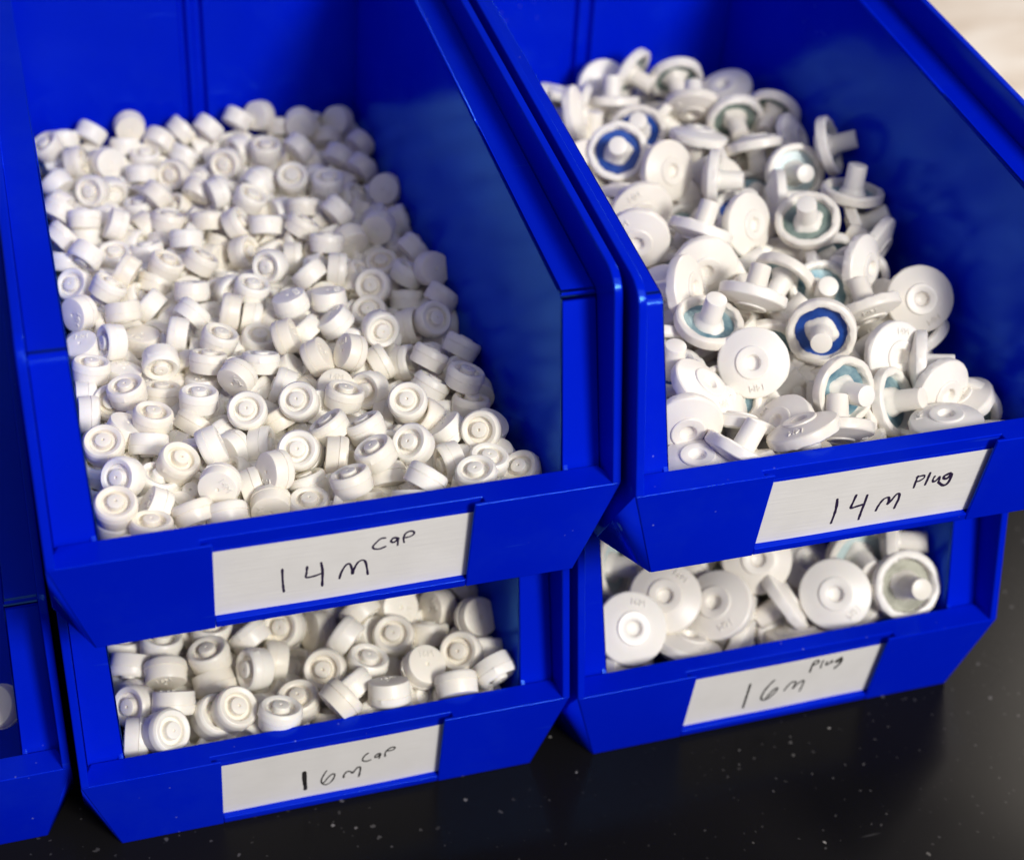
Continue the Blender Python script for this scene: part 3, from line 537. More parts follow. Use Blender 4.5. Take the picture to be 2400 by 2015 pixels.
 (742,1511,161,430,70,-900,'t',0), (-789,1786,190,269,-962,-40,'t',0), (-653,1761,218,334,220,917,'t',0), (-454,1863,156,-617,-775,135,'t',1), (-237,1687,203,200,933,299,'t',0), (-120,1841,216,-579,534,-616,'t',1),
 (46,1760,207,-491,863,119,'t',1), (174,1699,260,326,257,910,'t',1), (264,1815,245,169,723,-670,'t',0), (401,1789,190,-542,555,631,'t',0), (606,1710,157,869,385,311,'t',0), (790,1724,208,-375,839,395,'t',0),
 (-672,1966,232,385,286,877,'t',0), (-577,1886,167,322,475,-819,'t',0), (-371,1899,195,220,944,-246,'t',1), (-232,1906,215,-93,644,760,'t',1), (-98,1956,282,343,-889,303,'t',1), (80,1976,188,-757,-527,386,'t',0),
 (188,1892,250,-83,227,970,'t',0), (321,1858,248,537,499,-680,'t',0), (478,1893,255,-468,-774,-426,'t',1), (617,1924,210,-842,-509,-177,'t',1), (-788,2049,192,-436,-619,-653,'t',0), (-553,2044,195,373,49,927,'t',0),
 (-516,2070,227,789,-257,557,'t',1), (-347,2082,168,-480,760,438,'t',0), (-142,2066,215,-171,-927,333,'t',0), (-20,2107,188,-855,-356,377,'t',0), (209,2079,165,65,-424,903,'t',0), (322,2047,294,-860,236,-453,'t',1),
 (444,2037,263,-581,318,-749,'t',0), (509,2014,255,643,-198,740,'t',1), (776,2064,228,-602,333,-726,'t',0), (-661,2195,244,-869,104,483,'t',0), (-569,2182,223,-654,608,-450,'t',0), (-481,2272,235,171,495,852,'t',0),
 (-273,2246,255,-720,648,248,'t',0), (-76,2245,175,-196,-472,-859,'t',0), (36,2260,146,-899,360,-248,'t',0), (133,2175,259,-532,-248,809,'t',0), (369,2223,279,-203,-358,911,'t',1), (527,2185,196,568,54,-822,'t',0),
 (647,2233,198,-770,-581,-262,'t',0), (790,2198,273,-298,483,823,'t',0), (-766,2288,207,194,191,-962,'t',0), (-594,2373,136,-879,-212,-428,'t',0), (-372,2347,180,-424,-178,-888,'t',0), (-297,2375,222,-990,-89,113,'t',0),
 (-129,2346,234,-764,580,-281,'t',1), (-1,2400,190,-442,18,897,'t',0), (146,2322,254,-333,575,747,'t',1), (283,2331,279,535,-294,792,'t',1), (443,2348,284,309,-673,-672,'t',0), (637,2359,231,948,81,-307,'t',0),
 (745,2345,192,687,-387,-615,'t',0), (-793,2539,217,495,439,750,'t',0), (-688,2526,182,-665,671,329,'t',0), (-467,2564,237,811,-574,110,'t',1), (-341,2536,235,-155,-886,-438,'t',1), (-215,2521,265,774,-322,-546,'t',0),
 (-69,2476,227,509,580,636,'t',1), (122,2459,248,-571,-42,820,'t',1), (248,2487,270,-486,-555,675,'t',0), (385,2484,288,452,-334,-827,'t',1), (502,2493,237,-817,-570,-85,'t',0), (709,2501,280,618,-147,-773,'t',1),
 (-789,2636,205,157,-986,-53,'t',0), (-636,2611,161,-221,925,310,'t',0), (-496,2658,226,-602,-719,-348,'t',0), (-400,2652,281,-833,-370,-411,'t',1), (-182,2661,279,674,-325,-663,'t',1), (-2,2688,224,-751,-659,-41,'t',0),
 (163,2619,210,-160,843,-514,'t',0), (264,2637,290,972,236,-5,'t',1), (429,2648,258,-796,-511,323,'t',0), (569,2689,227,851,126,510,'t',0), (686,2664,239,-446,-406,-798,'t',1), (-704,2838,241,915,322,-242,'t',0),
 (-587,2795,262,-445,755,482,'t',1), (-446,2804,173,-432,890,147,'t',0), (-290,2800,226,6,795,606,'t',0), (-119,2830,166,-68,413,-908,'t',0), (71,2745,258,-237,-835,496,'t',0), (211,2758,257,-857,308,-413,'t',1),
 (315,2802,202,-941,-187,282,'t',0), (522,2835,242,320,925,206,'t',0), (653,2791,248,666,-452,593,'t',1), (-709,2995,180,307,-928,-212,'t',0), (-610,2917,228,-128,394,910,'t',0), (-470,2923,167,-418,-608,675,'t',0),
 (-221,2919,219,-683,-249,687,'t',1), (-27,2982,239,-935,-239,261,'t',0), (62,2940,242,-394,620,-679,'t',1), (234,2967,304,612,664,430,'t',1), (371,2936,275,-207,333,-920,'t',1), (510,2937,298,572,-792,-213,'t',1),
 (646,2934,243,644,-720,-259,'t',1), (-724,3138,214,88,-721,688,'t',0), (-523,3078,265,219,-975,-33,'t',1), (-379,3089,207,-760,-645,83,'t',1), (-256,3062,158,-498,676,-543,'t',0), (-79,3134,218,721,-32,692,'t',0),
 (50,3103,228,-369,-344,-863,'t',0), (192,3079,224,224,364,904,'t',0), (305,3100,188,967,187,-174,'t',0), (462,3069,246,235,-17,972,'t',0), (593,3084,212,642,-569,-514,'t',0), (795,3111,220,960,216,-179,'t',0),
 (-771,3256,253,923,-302,-239,'t',0), (-583,3189,210,-207,-880,427,'t',0), (-453,3205,203,-772,-363,-522,'t',0), (-291,3336,172,995,-94,23,'t',0), (-151,3257,218,-718,-37,-695,'t',0), (54,3237,235,642,766,-40,'t',0),
 (180,3225,181,925,239,297,'t',0), (384,3204,176,131,-177,976,'t',0), (436,3262,237,534,-631,563,'t',1), (644,3291,200,427,798,426,'t',0), (-671,3449,242,-472,-445,761,'t',0), (-547,3358,286,169,-951,257,'t',0),
 (-398,3362,202,-115,-587,-802,'t',0), (-212,3401,167,-985,167,-33,'t',0), (-47,3335,189,-327,374,868,'t',0), (45,3420,224,-910,-130,-394,'t',1), (173,3322,314,-910,-404,-100,'t',1), (306,3430,247,-169,-926,-338,'t',0),
 (441,3408,235,687,-359,-632,'t',0), (576,3429,150,331,717,613,'t',0), (-795,3539,229,-647,577,-499,'t',1), (-581,3539,249,-878,-471,-92,'t',1), (-478,3473,229,753,658,-26,'t',0), (-318,3531,192,686,60,725,'t',0),
 (-182,3541,234,-617,-692,375,'t',0), (-17,3500,246,-974,-211,-76,'t',1), (151,3483,258,-292,-271,917,'t',0), (355,3533,232,-687,240,686,'t',0), (488,3531,242,29,-24,999,'t',0), (602,3540,309,838,-544,44,'t',1),
 (791,3552,240,-303,910,285,'t',0), (-783,229,166,841,-537,69,'t',0), (-553,229,187,-701,-695,-163,'t',0), (-428,233,179,-68,-560,825,'t',0), (-313,300,191,-73,-750,657,'t',0), (-192,229,168,-827,562,-21,'t',0),
 (15,239,163,357,244,-902,'t',0), (147,302,182,13,637,-771,'t',0), (282,237,212,53,351,-935,'t',0), (411,222,158,-529,834,-158,'t',0), (588,234,176,968,249,39,'t',0), (778,235,137,313,417,853,'t',0),
 (-794,442,156,874,290,389,'t',0), (-585,358,191,702,424,-572,'t',0), (-442,365,181,-641,334,-691,'t',0), (-250,422,107,-353,-896,-270,'t',0), (-116,424,139,392,920,9,'t',0), (58,447,184,508,-19,861,'t',0),
 (231,408,177,804,399,-441,'t',1), (336,368,204,-996,-55,69,'t',0), (475,349,186,608,-436,663,'t',0), (682,382,185,-87,250,-964,'t',0), (-788,616,105,166,-411,897,'t',0), (-656,517,214,59,-738,673,'t',0),
 (-524,470,168,483,415,771,'t',0), (-323,448,175,593,-12,-805,'t',0), (-206,506,139,-664,647,375,'t',0), (-56,495,138,228,-971,78,'t',0), (179,539,185,30,-401,-916,'t',0), (330,530,187,951,100,-293,'t',0),
 (408,520,125,-771,-430,469,'t',0), (613,520,242,958,-276,72,'t',0), (739,549,193,-166,-603,780,'t',0), (-714,770,106,141,938,-315,'t',0), (-620,731,184,-147,946,-289,'t',0), (-489,577,108,-824,-563,66,'t',0),
 (-354,645,198,296,-82,952,'t',0), (-175,694,173,951,309,28,'t',0), (33,736,90,-214,467,858,'t',0), (131,641,125,105,779,-618,'t',0), (257,657,201,-733,-520,438,'t',0), (393,632,195,270,962,37,'t',0),
 (609,636,100,450,688,569,'t',0), (738,744,198,-934,-283,219,'t',0), (-688,886,97,-628,302,717,'t',0), (-522,824,195,-234,960,-156,'t',0), (-338,848,85,-242,-284,-928,'t',0), (-362,800,182,223,11,975,'t',0),
 (-73,893,128,717,635,-288,'t',0), (34,918,177,-833,-53,-551,'t',0), (145,846,175,461,-15,887,'t',0), (329,826,190,644,732,222,'t',0), (456,838,179,170,533,829,'t',0), (678,872,138,-236,164,958,'t',0),
 (-746,1006,184,-111,-316,-942,'t',0), (-594,1002,187,-772,634,36,'t',0), (-431,915,138,90,553,828,'t',0), (-323,943,220,-577,685,446,'t',1), (-61,952,118,639,768,-38,'t',0), (104,1022,185,910,353,218,'t',0),
 (219,917,205,771,555,314,'t',0), (329,1033,106,176,937,300,'t',0), (458,1045,203,-93,-912,-400,'t',0), (692,1049,107,-960,101,262,'t',0), (-806,1207,139,-944,10,330,'t',0), (-546,1133,180,100,-560,823,'t',0),
 (-394,1194,98,-377,-666,-644,'t',0), (-200,1140,158,-7,609,793,'t',0), (-71,1210,129,151,-846,-511,'t',0), (47,1164,86,-416,-82,-906,'t',0), (206,1176,214,167,956,-240,'t',0), (324,1109,168,242,-491,-837,'t',0),
 (459,1181,142,-365,665,651,'t',0), (675,1167,183,-341,901,-267,'t',0), (-805,1346,107,909,291,-298,'t',0), (-609,1238,129,526,-511,-680,'t',0), (-439,1232,128,-984,175,-40,'t',0), (-304,1342,81,-47,-251,967,'t',0),
 (-176,1340,246,-264,-450,853,'t',0), (-6,1305,189,590,141,-795,'t',0), (173,1248,108,-699,715,23,'t',0), (256,1280,210,706,-621,339,'t',0), (382,1230,145,-428,902,-56,'t',0), (554,1350,155,523,-329,-787,'t',0),
 (687,1325,162,-655,-358,-665,'t',0), (-796,1445,195,658,734,165,'t',0), (-678,1532,131,-804,-92,-587,'t',0), (-391,1453,106,919,200,340,'t',0), (-348,1473,227,-180,-906,-382,'t',1), (-198,1409,154,-945,313,90,'t',0),
 (-92,1529,127,-413,-200,888,'t',0), (149,1444,214,-710,-679,-186,'t',0), (276,1441,184,-694,-426,580,'t',0), (406,1420,168,698,-717,-8,'t',0), (543,1499,123,183,-371,-910,'t',0), (789,1405,121,-289,853,-435,'t',0),
 (-736,1646,190,-733,-1,681,'t',0), (-484,1646,132,-169,986,-9,'t',0), (-498,1476,165,156,-46,-987,'t',0), (-275,1608,167,-612,-775,156,'t',0), (-150,1664,149,-547,-813,201,'t',0), (34,1553,119,201,-674,711,'t',0),
 (137,1593,198,27,-89,996,'t',0), (279,1595,216,28,-243,970,'t',0), (447,1571,177,-754,-68,654,'t',0), (702,1624,162,-926,-88,368,'t',0), (-809,1721,108,937,-348,-20,'t',0), (-680,1790,142,445,55,-894,'t',0),
 (-408,1718,173,631,166,758,'t',0), (-348,1779,175,714,640,283,'t',0), (-216,1749,190,270,-954,-128,'t',0), (2,1710,127,469,-853,228,'t',0), (130,1780,94,-281,522,805,'t',0), (305,1724,184,-633,651,-419,'t',0),
 (402,1798,163,944,325,64,'t',0), (526,1793,167,-198,112,-974,'t',0), (720,1764,125,590,-623,514,'t',0), (-747,1962,135,118,993,-17,'t',0), (-640,1929,170,668,-602,438,'t',0), (-480,1847,128,-730,633,257,'t',0),
 (-276,1969,189,415,-896,158,'t',0), (-206,1851,166,-516,416,-749,'t',0), (-6,1907,188,-378,-630,679,'t',0), (111,1838,179,-907,80,-414,'t',0), (369,1940,202,-913,-171,370,'t',0), (538,1966,174,-177,906,-383,'t',0),
 (647,1857,127,13,-713,701,'t',0), (777,1917,208,976,186,110,'t',0), (-790,2152,181,-328,-401,855,'t',0), (-676,2062,214,-771,-633,-74,'t',0), (-406,2105,146,-130,596,-793,'t',0), (-273,2097,216,246,485,-839,'t',0),
 (-140,1972,161,-330,221,918,'t',0), (-59,2059,162,-435,-746,505,'t',0), (88,1976,170,527,-116,-842,'t',0), (273,1968,162,757,-104,645,'t',0), (398,2072,162,-70,-601,-796,'t',0), (537,2073,171,472,459,-753,'t',0),
 (681,1984,166,-457,867,-197,'t',0), (-688,2213,164,-996,3,-87,'t',0), (-580,2260,118,-163,-804,-572,'t',0), (-380,2261,189,-431,316,-845,'t',0), (-271,2173,155,-197,-98,976,'t',0), (-107,2154,93,528,-155,835,'t',0),
 (35,2125,201,315,845,433,'t',0), (197,2226,140,800,600,-20,'t',0), (308,2148,185,-367,782,504,'t',0), (451,2176,197,-38,-591,-806,'t',0), (670,2117,159,285,630,722,'t',0), (797,2172,156,-734,591,-335,'t',0),
 (-782,2317,186,370,397,-840,'t',0), (-637,2323,183,-248,-871,-424,'t',0), (-466,2352,179,-971,236,36,'t',0), (-209,2381,203,759,296,-580,'t',0), (-104,2311,152,408,-460,789,'t',0), (79,2289,148,304,-953,2,'t',0),
 (208,2348,213,54,-298,953,'t',0), (323,2395,177,955,-205,-215,'t',0), (559,2310,123,-976,-56,-208,'t',0), (652,2285,110,-950,127,286,'t',0), (-792,2453,158,-546,-277,-791,'t',0), (-632,2434,140,440,-876,-199,'t',0),
 (-491,2527,150,967,26,255,'t',0), (-308,2481,166,-124,-992,-30,'t',0), (-144,2493,181,350,-879,323,'t',0), (-6,2539,219,520,447,-728,'t',0), (100,2568,190,-439,-726,530,'t',0), (264,2485,95,455,524,-720,'t',0),
 (413,2468,176,-993,65,95,'t',0), (601,2500,186,-763,127,633,'t',0), (760,2510,187,89,-407,-909,'t',0), (-694,2614,97,-617,392,-682,'t',0), (-624,2708,164,-378,-611,695,'t',0), (-378,2710,182,-49,114,-992,'t',0),
 (-272,2616,191,-485,128,-865,'t',0), (-116,2631,222,-679,-177,712,'t',0), (20,2697,129,129,987,-98,'t',0), (173,2670,182,-199,-892,-406,'t',0), (358,2643,207,855,195,480,'t',0), (461,2635,183,952,-13,-304,'t',0),
 (649,2622,184,141,792,594,'t',0), (785,2650,220,496,155,-854,'t',0), (-787,2757,206,-177,-638,749,'t',0), (-525,2786,170,-624,-65,779,'t',0), (-383,2834,179,-288,-957,-17,'t',0), (-233,2758,163,881,-110,461,'t',0),
 (-120,2765,176,29,-107,994,'t',0), (-5,2843,208,93,-703,-705,'t',0), (139,2831,198,374,403,835,'t',0), (250,2778,119,91,-922,377,'t',0), (426,2764,210,-183,-170,-968,'t',0), (579,2741,153,-619,-784,-43,'t',0),
 (759,2795,228,-995,35,94,'t',0), (-754,2879,178,-703,-392,-593,'t',0), (-563,2993,186,335,-932,-139,'t',0), (-493,2916,134,-851,-221,477,'t',0), (-266,2904,172,-557,122,-821,'t',0), (-143,2936,144,783,369,501,'t',0),
 (68,2967,185,-634,-526,567,'t',0), (198,2944,177,-397,-527,751,'t',0), (304,2899,165,-851,524,14,'t',0), (463,2894,166,480,-671,565,'t',0), (586,2984,190,-410,555,723,'t',0), (798,2944,175,724,410,554,'t',0),
 (-808,3021,222,-950,293,-106,'t',0), (-574,3114,155,61,-182,-981,'t',0), (-430,3134,156,-303,371,878,'t',0), (-288,3095,198,-321,-466,824,'t',0), (-188,3018,141,-391,920,25,'t',0), (-68,3106,153,-387,431,815,'t',0),
 (153,3103,107,-670,728,-145,'t',0), (335,3117,180,642,-164,-749,'t',0), (454,3029,206,198,366,909,'t',0), (503,3146,196,918,370,-139,'t',0), (699,3075,200,-477,-270,-837,'t',0), (-789,3281,172,-107,-991,77,'t',0),
 (-654,3247,202,-11,951,309,'t',0), (-518,3234,186,-312,367,-876,'t',0), (-243,3299,131,-239,-741,627,'t',0), (-232,3216,198,450,-892,-50,'t',0), (-38,3232,193,825,430,365,'t',1), (116,3280,203,-799,-593,97,'t',0),
 (246,3209,171,526,-474,-706,'t',0), (528,3255,113,605,-492,626,'t',0), (608,3183,161,114,415,903,'t',0), (741,3211,210,476,536,-697,'t',0), (-672,3355,204,-359,333,872,'t',0), (-582,3328,120,511,850,126,'t',0),
 (-400,3450,167,198,980,20,'t',0), (-223,3428,177,-41,-692,721,'t',0), (-113,3347,177,-546,261,-796,'t',0), (58,3354,139,621,-582,525,'t',0), (182,3350,186,-758,-210,618,'t',0), (365,3363,188,-835,70,-546,'t',0),
 (481,3374,171,-971,130,200,'t',0), (631,3392,132,-727,376,-574,'t',0), (799,3383,197,-801,5,-598,'t',0), (-801,3536,104,794,-539,281,'t',0), (-660,3482,209,339,-678,-653,'t',0), (-469,3539,192,660,-565,495,'t',0),
 (-267,3533,104,680,-222,-699,'t',0), (-102,3537,134,-934,70,-350,'t',0), (4,3533,158,199,147,-969,'t',0), (173,3492,206,770,484,417,'t',0), (288,3462,162,-852,-293,-433,'t',0), (416,3486,143,-322,-871,371,'t',0),
 (578,3497,172,326,519,-790,'t',0), (714,3482,154,393,57,-918,'t',0), (-704,239,86,-516,-46,856,'t',0), (-568,238,85,-363,-302,-881,'t',0), (-427,285,95,639,-430,-638,'t',0), (-270,231,97,-676,507,-534,'t',0),
 (-83,232,102,-861,320,-396,'t',0), (80,238,82,251,263,932,'t',0), (207,231,106,866,-477,-152,'t',0), (332,272,103,-594,772,224,'t',0), (495,239,87,522,-119,-844,'t',0), (671,234,105,994,60,95,'t',0),
 (-789,352,97,64,738,672,'t',0), (-610,446,101,-790,540,-289,'t',0), (-511,382,101,-227,840,492,'t',0), (-302,346,105,-178,-979,94,'t',0), (-160,332,83,365,-55,-929,'t',0), (6,355,104,-526,-836,158,'t',0),
 (136,358,98,532,666,-523,'t',0), (288,421,94,285,673,-683,'t',0), (427,410,105,-69,992,105,'t',0), (586,370,106,896,-441,47,'t',0), (740,436,95,-794,-12,608,'t',0), (-710,504,103,829,473,298,'t',0),
 (-608,560,103,84,-956,-281,'t',0), (-395,481,91,428,-549,718,'t',0), (-318,571,100,-425,-768,-480,'t',0), (-132,576,97,-668,-551,500,'t',0), (43,474,78,-153,167,974,'t',0), (169,489,94,631,-253,733,'t',0),
 (285,563,89,620,5,784,'t',0), (519,478,105,-873,-482,-73,'t',0), (635,506,104,838,-511,-192,'t',0), (792,566,100,508,739,442,'t',0), (-686,644,104,924,-294,-245,'t',0), (-578,681,90,449,-424,-786,'t',0),
 (-407,682,100,837,-102,-538,'t',0), (-260,651,105,256,965,47,'t',0), (-93,698,102,871,-310,-382,'t',0), (-13,607,81,-322,-67,944,'t',0), (171,725,99,-504,715,-484,'t',0), (307,698,97,-210,752,624,'t',0),
 (448,704,104,164,-959,232,'t',0), (629,746,106,-368,926,-85,'t',0), (749,667,102,148,-899,-413,'t',0), (-801,836,104,-784,596,-175,'t',0), (-596,848,97,539,-656,-528,'t',0), (-475,816,91,504,-380,-775,'t',0),
 (-283,749,102,311,-875,-371,'t',0), (-150,811,95,584,-525,619,'t',0), (-12,830,96,-311,680,665,'t',0), (126,845,88,-448,-203,-871,'t',0), (260,821,90,101,582,-807,'t',0), (418,803,98,491,-709,-506,'t',0),
 (552,801,106,-647,762,23,'t',0), (773,793,87,178,-491,853,'t',0), (-796,976,90,-655,8,756,'t',0), (-677,1030,84,-459,21,888,'t',0), (-545,990,89,-609,17,793,'t',0), (-332,984,94,342,653,-676,'t',0),
 (-187,965,77,193,34,981,'t',0), (39,1008,79,259,-87,-962,'t',0), (179,974,92,494,521,-696,'t',0), (300,935,99,-794,-454,405,'t',0), (448,965,105,-899,-388,205,'t',0), (536,1007,105,996,-15,-90,'t',0),
 (784,966,99,-264,783,563,'t',0), (-788,1106,99,-58,-848,-528,'t',0), (-577,1131,91,430,-535,728,'t',0), (-452,1113,88,422,342,840,'t',0), (-321,1100,102,474,-812,-340,'t',0), (-106,1098,104,872,-450,-194,'t',0),
 (-12,1053,150,761,-114,-638,'t',0), (172,1112,97,-729,295,618,'t',0), (281,1199,95,773,30,634,'t',0), (441,1106,98,-804,131,-580,'t',0), (566,1147,89,124,534,837,'t',0), (792,1145,103,-585,750,-309,'t',0),
 (-723,1229,88,-535,-89,-840,'t',0), (-595,1339,99,13,796,-605,'t',0), (-420,1320,106,862,-506,7,'t',0), (-284,1220,99,-838,25,-545,'t',0), (-185,1277,102,-890,-185,416,'t',0), (38,1301,104,-718,-681,-145,'t',0),
 (163,1376,88,413,314,855,'t',0), (332,1322,105,934,356,-16,'t',0), (494,1271,100,-692,-635,-345,'t',0), (624,1254,105,771,636,13,'t',0), (760,1247,103,-222,916,333,'t',0), (-731,1413,89,403,418,-814,'t',0),
 (-611,1454,103,-838,399,373,'t',0), (-496,1424,76,-86,-163,983,'t',0), (-295,1485,103,-902,-258,347,'t',0), (-133,1456,87,-503,51,863,'t',0), (-5,1440,98,717,485,500,'t',0), (167,1500,105,114,978,-175,'t',0),
 (306,1469,84,-389,94,916,'t',0), (449,1458,79,141,287,-948,'t',0), (636,1447,100,396,778,488,'t',0), (757,1500,103,-332,-888,319,'t',0), (-777,1538,98,-729,536,-427,'t',0), (-552,1562,88,345,488,-802,'t',0),
 (-466,1668,84,170,-405,-899,'t',0), (-217,1570,87,-470,-167,867,'t',0), (-87,1595,92,-527,364,768,'t',0), (94,1638,106,738,674,-18,'t',0), (218,1602,104,-865,394,311,'t',0), (332,1575,104,262,921,287,'t',0),
 (514,1572,96,194,712,-675,'t',0), (636,1577,100,-815,-268,-514,'t',0), (-704,1668,84,337,-154,929,'t',0), (-568,1761,104,866,438,-242,'t',0), (-421,1783,90,397,522,-755,'t',0), (-287,1695,103,424,858,289,'t',0),
 (-122,1744,99,720,556,-416,'t',0), (-17,1792,98,118,-789,602,'t',0), (189,1694,102,-649,691,319,'t',0), (343,1699,87,517,-77,-853,'t',0), (475,1698,95,757,-74,649,'t',0), (605,1724,80,199,311,929,'t',0),
 (789,1656,93,156,643,-750,'t',0), (-808,1862,105,951,-264,-161,'t',0), (-635,1888,76,5,187,982,'t',0), (-528,1939,102,-920,22,-391,'t',0), (-357,1904,102,871,-316,375,'t',0), (-130,1921,88,-292,491,821,'t',0),
 (13,1915,79,-246,30,-969,'t',0), (170,1909,99,279,782,-558,'t',0), (314,1887,95,360,-666,-654,'t',0), (449,1896,106,-944,-330,14,'t',0), (581,1936,74,-98,-84,992,'t',0), (788,1883,95,-246,-658,-712,'t',0),
 (-759,2062,106,667,-743,-61,'t',0), (-634,2036,99,816,271,-511,'t',0), (-512,2070,89,1,545,838,'t',0), (-321,2042,103,-743,628,230,'t',0), (-194,2079,103,608,766,-208,'t',0), (8,2069,91,-588,161,793,'t',0),
 (136,2042,78,250,84,964,'t',0), (264,2058,99,-687,597,-415,'t',0), (448,2044,71,30,54,998,'t',0), (632,2065,88,-455,-260,-852,'t',0), (794,2044,95,598,-563,570,'t',0), (-788,2203,94,-667,-223,711,'t',0),
 (-603,2164,96,-200,718,667,'t',0), (-457,2186,98,-183,-807,561,'t',0), (-327,2235,84,70,405,-912,'t',0), (-194,2260,103,-576,-746,-336,'t',0), (-12,2218,105,878,477,-32,'t',0), (109,2188,102,156,905,-395,'t',0),
 (307,2197,76,162,57,-985,'t',0), (445,2262,103,-260,919,-295,'t',0), (551,2180,97,-174,-740,-650,'t',0), (744,2263,95,697,-166,-697,'t',0), (-717,2340,98,-812,-149,-564,'t',0), (-548,2393,103,-853,372,365,'t',0),
 (-401,2340,105,-889,395,234,'t',0), (-276,2372,86,-375,352,-857,'t',0), (-144,2400,96,-538,-643,-546,'t',0), (37,2383,95,431,-654,-621,'t',0), (214,2356,104,-914,188,-359,'t',0), (339,2339,90,478,-394,-785,'t',0),
 (472,2382,85,-440,30,-897,'t',0), (647,2406,103,141,932,-333,'t',0), (-711,2509,100,24,880,-474,'t',0), (-585,2529,102,-587,-756,290,'t',0), (-415,2478,105,949,-309,55,'t',0), (-250,2515,94,577,390,-717,'t',0),
 (-119,2540,74,-38,109,993,'t',0), (26,2507,97,-277,-753,-597,'t',0), (146,2460,103,-934,-27,-356,'t',0), (359,2572,102,350,-843,-409,'t',0), (486,2516,100,-607,-660,442,'t',0), (664,2517,86,-350,288,-891,'t',0),
 (788,2447,103,34,-949,-312,'t',0), (-759,2686,104,-691,695,198,'t',0), (-553,2634,104,-255,947,196,'t',0), (-418,2610,104,560,817,-135,'t',0), (-290,2650,92,-501,423,-755,'t',0), (-151,2667,98,240,744,623,'t',0),
 (-13,2620,106,-304,-949,-79,'t',0), (182,2590,103,-146,904,-402,'t',0), (313,2675,97,-273,738,-617,'t',0), (539,2629,96,-89,721,687,'t',0), (681,2669,86,455,173,-873,'t',0), (808,2628,102,937,20,350,'t',0),
 (-786,2818,102,-908,-95,-409,'t',0), (-649,2812,105,185,953,239,'t',0), (-436,2785,96,-637,-380,-670,'t',0), (-309,2790,99,-795,483,367,'t',0), (-134,2835,91,-579,196,-792,'t',0), (-5,2803,99,-640,-634,-435,'t',0),
 (124,2786,96,583,-590,558,'t',0), (360,2806,106,981,-177,-83,'t',0), (456,2763,92,-701,-79,709,'t',0), (655,2823,91,-26,604,797,'t',0), (797,2820,101,695,656,-294,'t',0), (-767,2964,105,233,-922,308,'t',0),
 (-620,2931,83,62,-367,928,'t',0), (-399,2932,105,-732,-658,178,'t',0), (-300,2980,97,-718,-304,-626,'t',0), (-88,2973,104,-947,-172,272,'t',0), (24,2918,94,586,420,694,'t',0), (153,2964,87,386,-376,842,'t',0),
 (374,2953,85,-295,-364,884,'t',0), (507,2998,94,683,154,714,'t',0), (612,2925,106,500,-860,-99,'t',0), (738,2955,100,-839,46,-543,'t',0), (-800,3078,99,776,276,-568,'t',0), (-669,3048,105,-58,-998,-13,'t',0),
 (-520,3066,78,219,92,-971,'t',0), (-386,3066,100,-594,688,417,'t',0), (-206,3101,103,609,-741,284,'t',0), (-6,3056,101,-866,170,470,'t',0), (94,3156,105,696,-701,156,'t',0), (251,3040,102,-616,-738,275,'t',0),
 (410,3105,100,-57,-858,-511,'t',0), (593,3105,99,-21,809,587,'t',0), (790,3079,105,371,-925,-86,'t',0), (-734,3186,96,629,504,591,'t',0), (-616,3228,96,-125,731,671,'t',0), (-418,3237,85,-63,-427,902,'t',0),
 (-282,3180,87,-253,472,844,'t',0), (-121,3219,103,-894,207,-398,'t',0), (4,3241,78,213,122,969,'t',0), (164,3274,84,412,-52,910,'t',0), (297,3201,77,-134,-172,976,'t',0), (408,3238,106,-849,-528,-16,'t',0),
 (666,3261,101,-417,-811,410,'t',0), (798,3219,98,-741,-527,-417,'t',0), (-797,3376,104,-675,-735,73,'t',0), (-713,3429,103,917,266,297,'t',0), (-516,3419,93,-753,-40,-657,'t',0), (-334,3372,106,927,-373,-30,'t',0),
 (-158,3377,82,-79,-346,-935,'t',0), (-20,3415,95,254,-703,-665,'t',0), (130,3444,104,-408,-876,255,'t',0), (251,3373,106,969,193,155,'t',0), (374,3376,82,-16,356,-934,'t',0), (571,3410,90,175,-563,-807,'t',0),
 (741,3348,91,-74,-610,789,'t',0), (-682,3554,106,400,-915,-55,'t',0), (-627,3457,98,740,315,594,'t',0), (-537,3542,97,22,-754,-657,'t',0), (-390,3541,96,462,638,-616,'t',0), (-166,3532,76,-161,100,-982,'t',0),
 (19,3537,89,-144,549,823,'t',0), (158,3554,104,-88,937,-339,'t',0), (303,3551,102,-328,-868,373,'t',0), (458,3558,105,-185,974,128,'t',0), (603,3543,97,53,-761,647,'t',0), (769,3522,77,-166,-86,-982,'t',0),
],
2: [
 (195,3395,584,601,-749,-280,'g',1), (441,3328,569,-122,-904,-409,'g',1), (644,3110,573,446,133,-885,'g',1), (-258,2951,581,-824,467,-322,'t',1), (40,3220,484,81,408,909,'t',1), (-222,2451,597,-324,-721,612,'b',1),
 (46,2842,492,-292,-573,765,'b',1), (-42,2221,590,-303,866,-398,'t',1), (362,2882,584,267,767,583,'t',1), (273,2586,582,-171,-203,-964,'t',1), (550,2765,570,-170,-963,-210,'g',1), (228,2990,494,578,-690,-435,'g',1),
 (148,2133,565,869,-482,112,'t',1), (-246,2273,469,-206,-491,-847,'t',1), (516,2438,582,40,-549,-835,'g',1), (756,2740,597,-581,-738,-345,'g',1), (776,2486,549,-659,523,-541,'t',1), (753,2144,679,757,-484,439,'t',1),
 (720,1772,600,88,116,989,'t',1), (597,2139,550,-79,-889,451,'c',1), (406,1599,587,-370,-381,848,'g',1), (131,1648,578,-421,818,-392,'t',1), (416,1970,510,958,-285,42,'t',1), (738,1692,476,738,-349,577,'t',1),
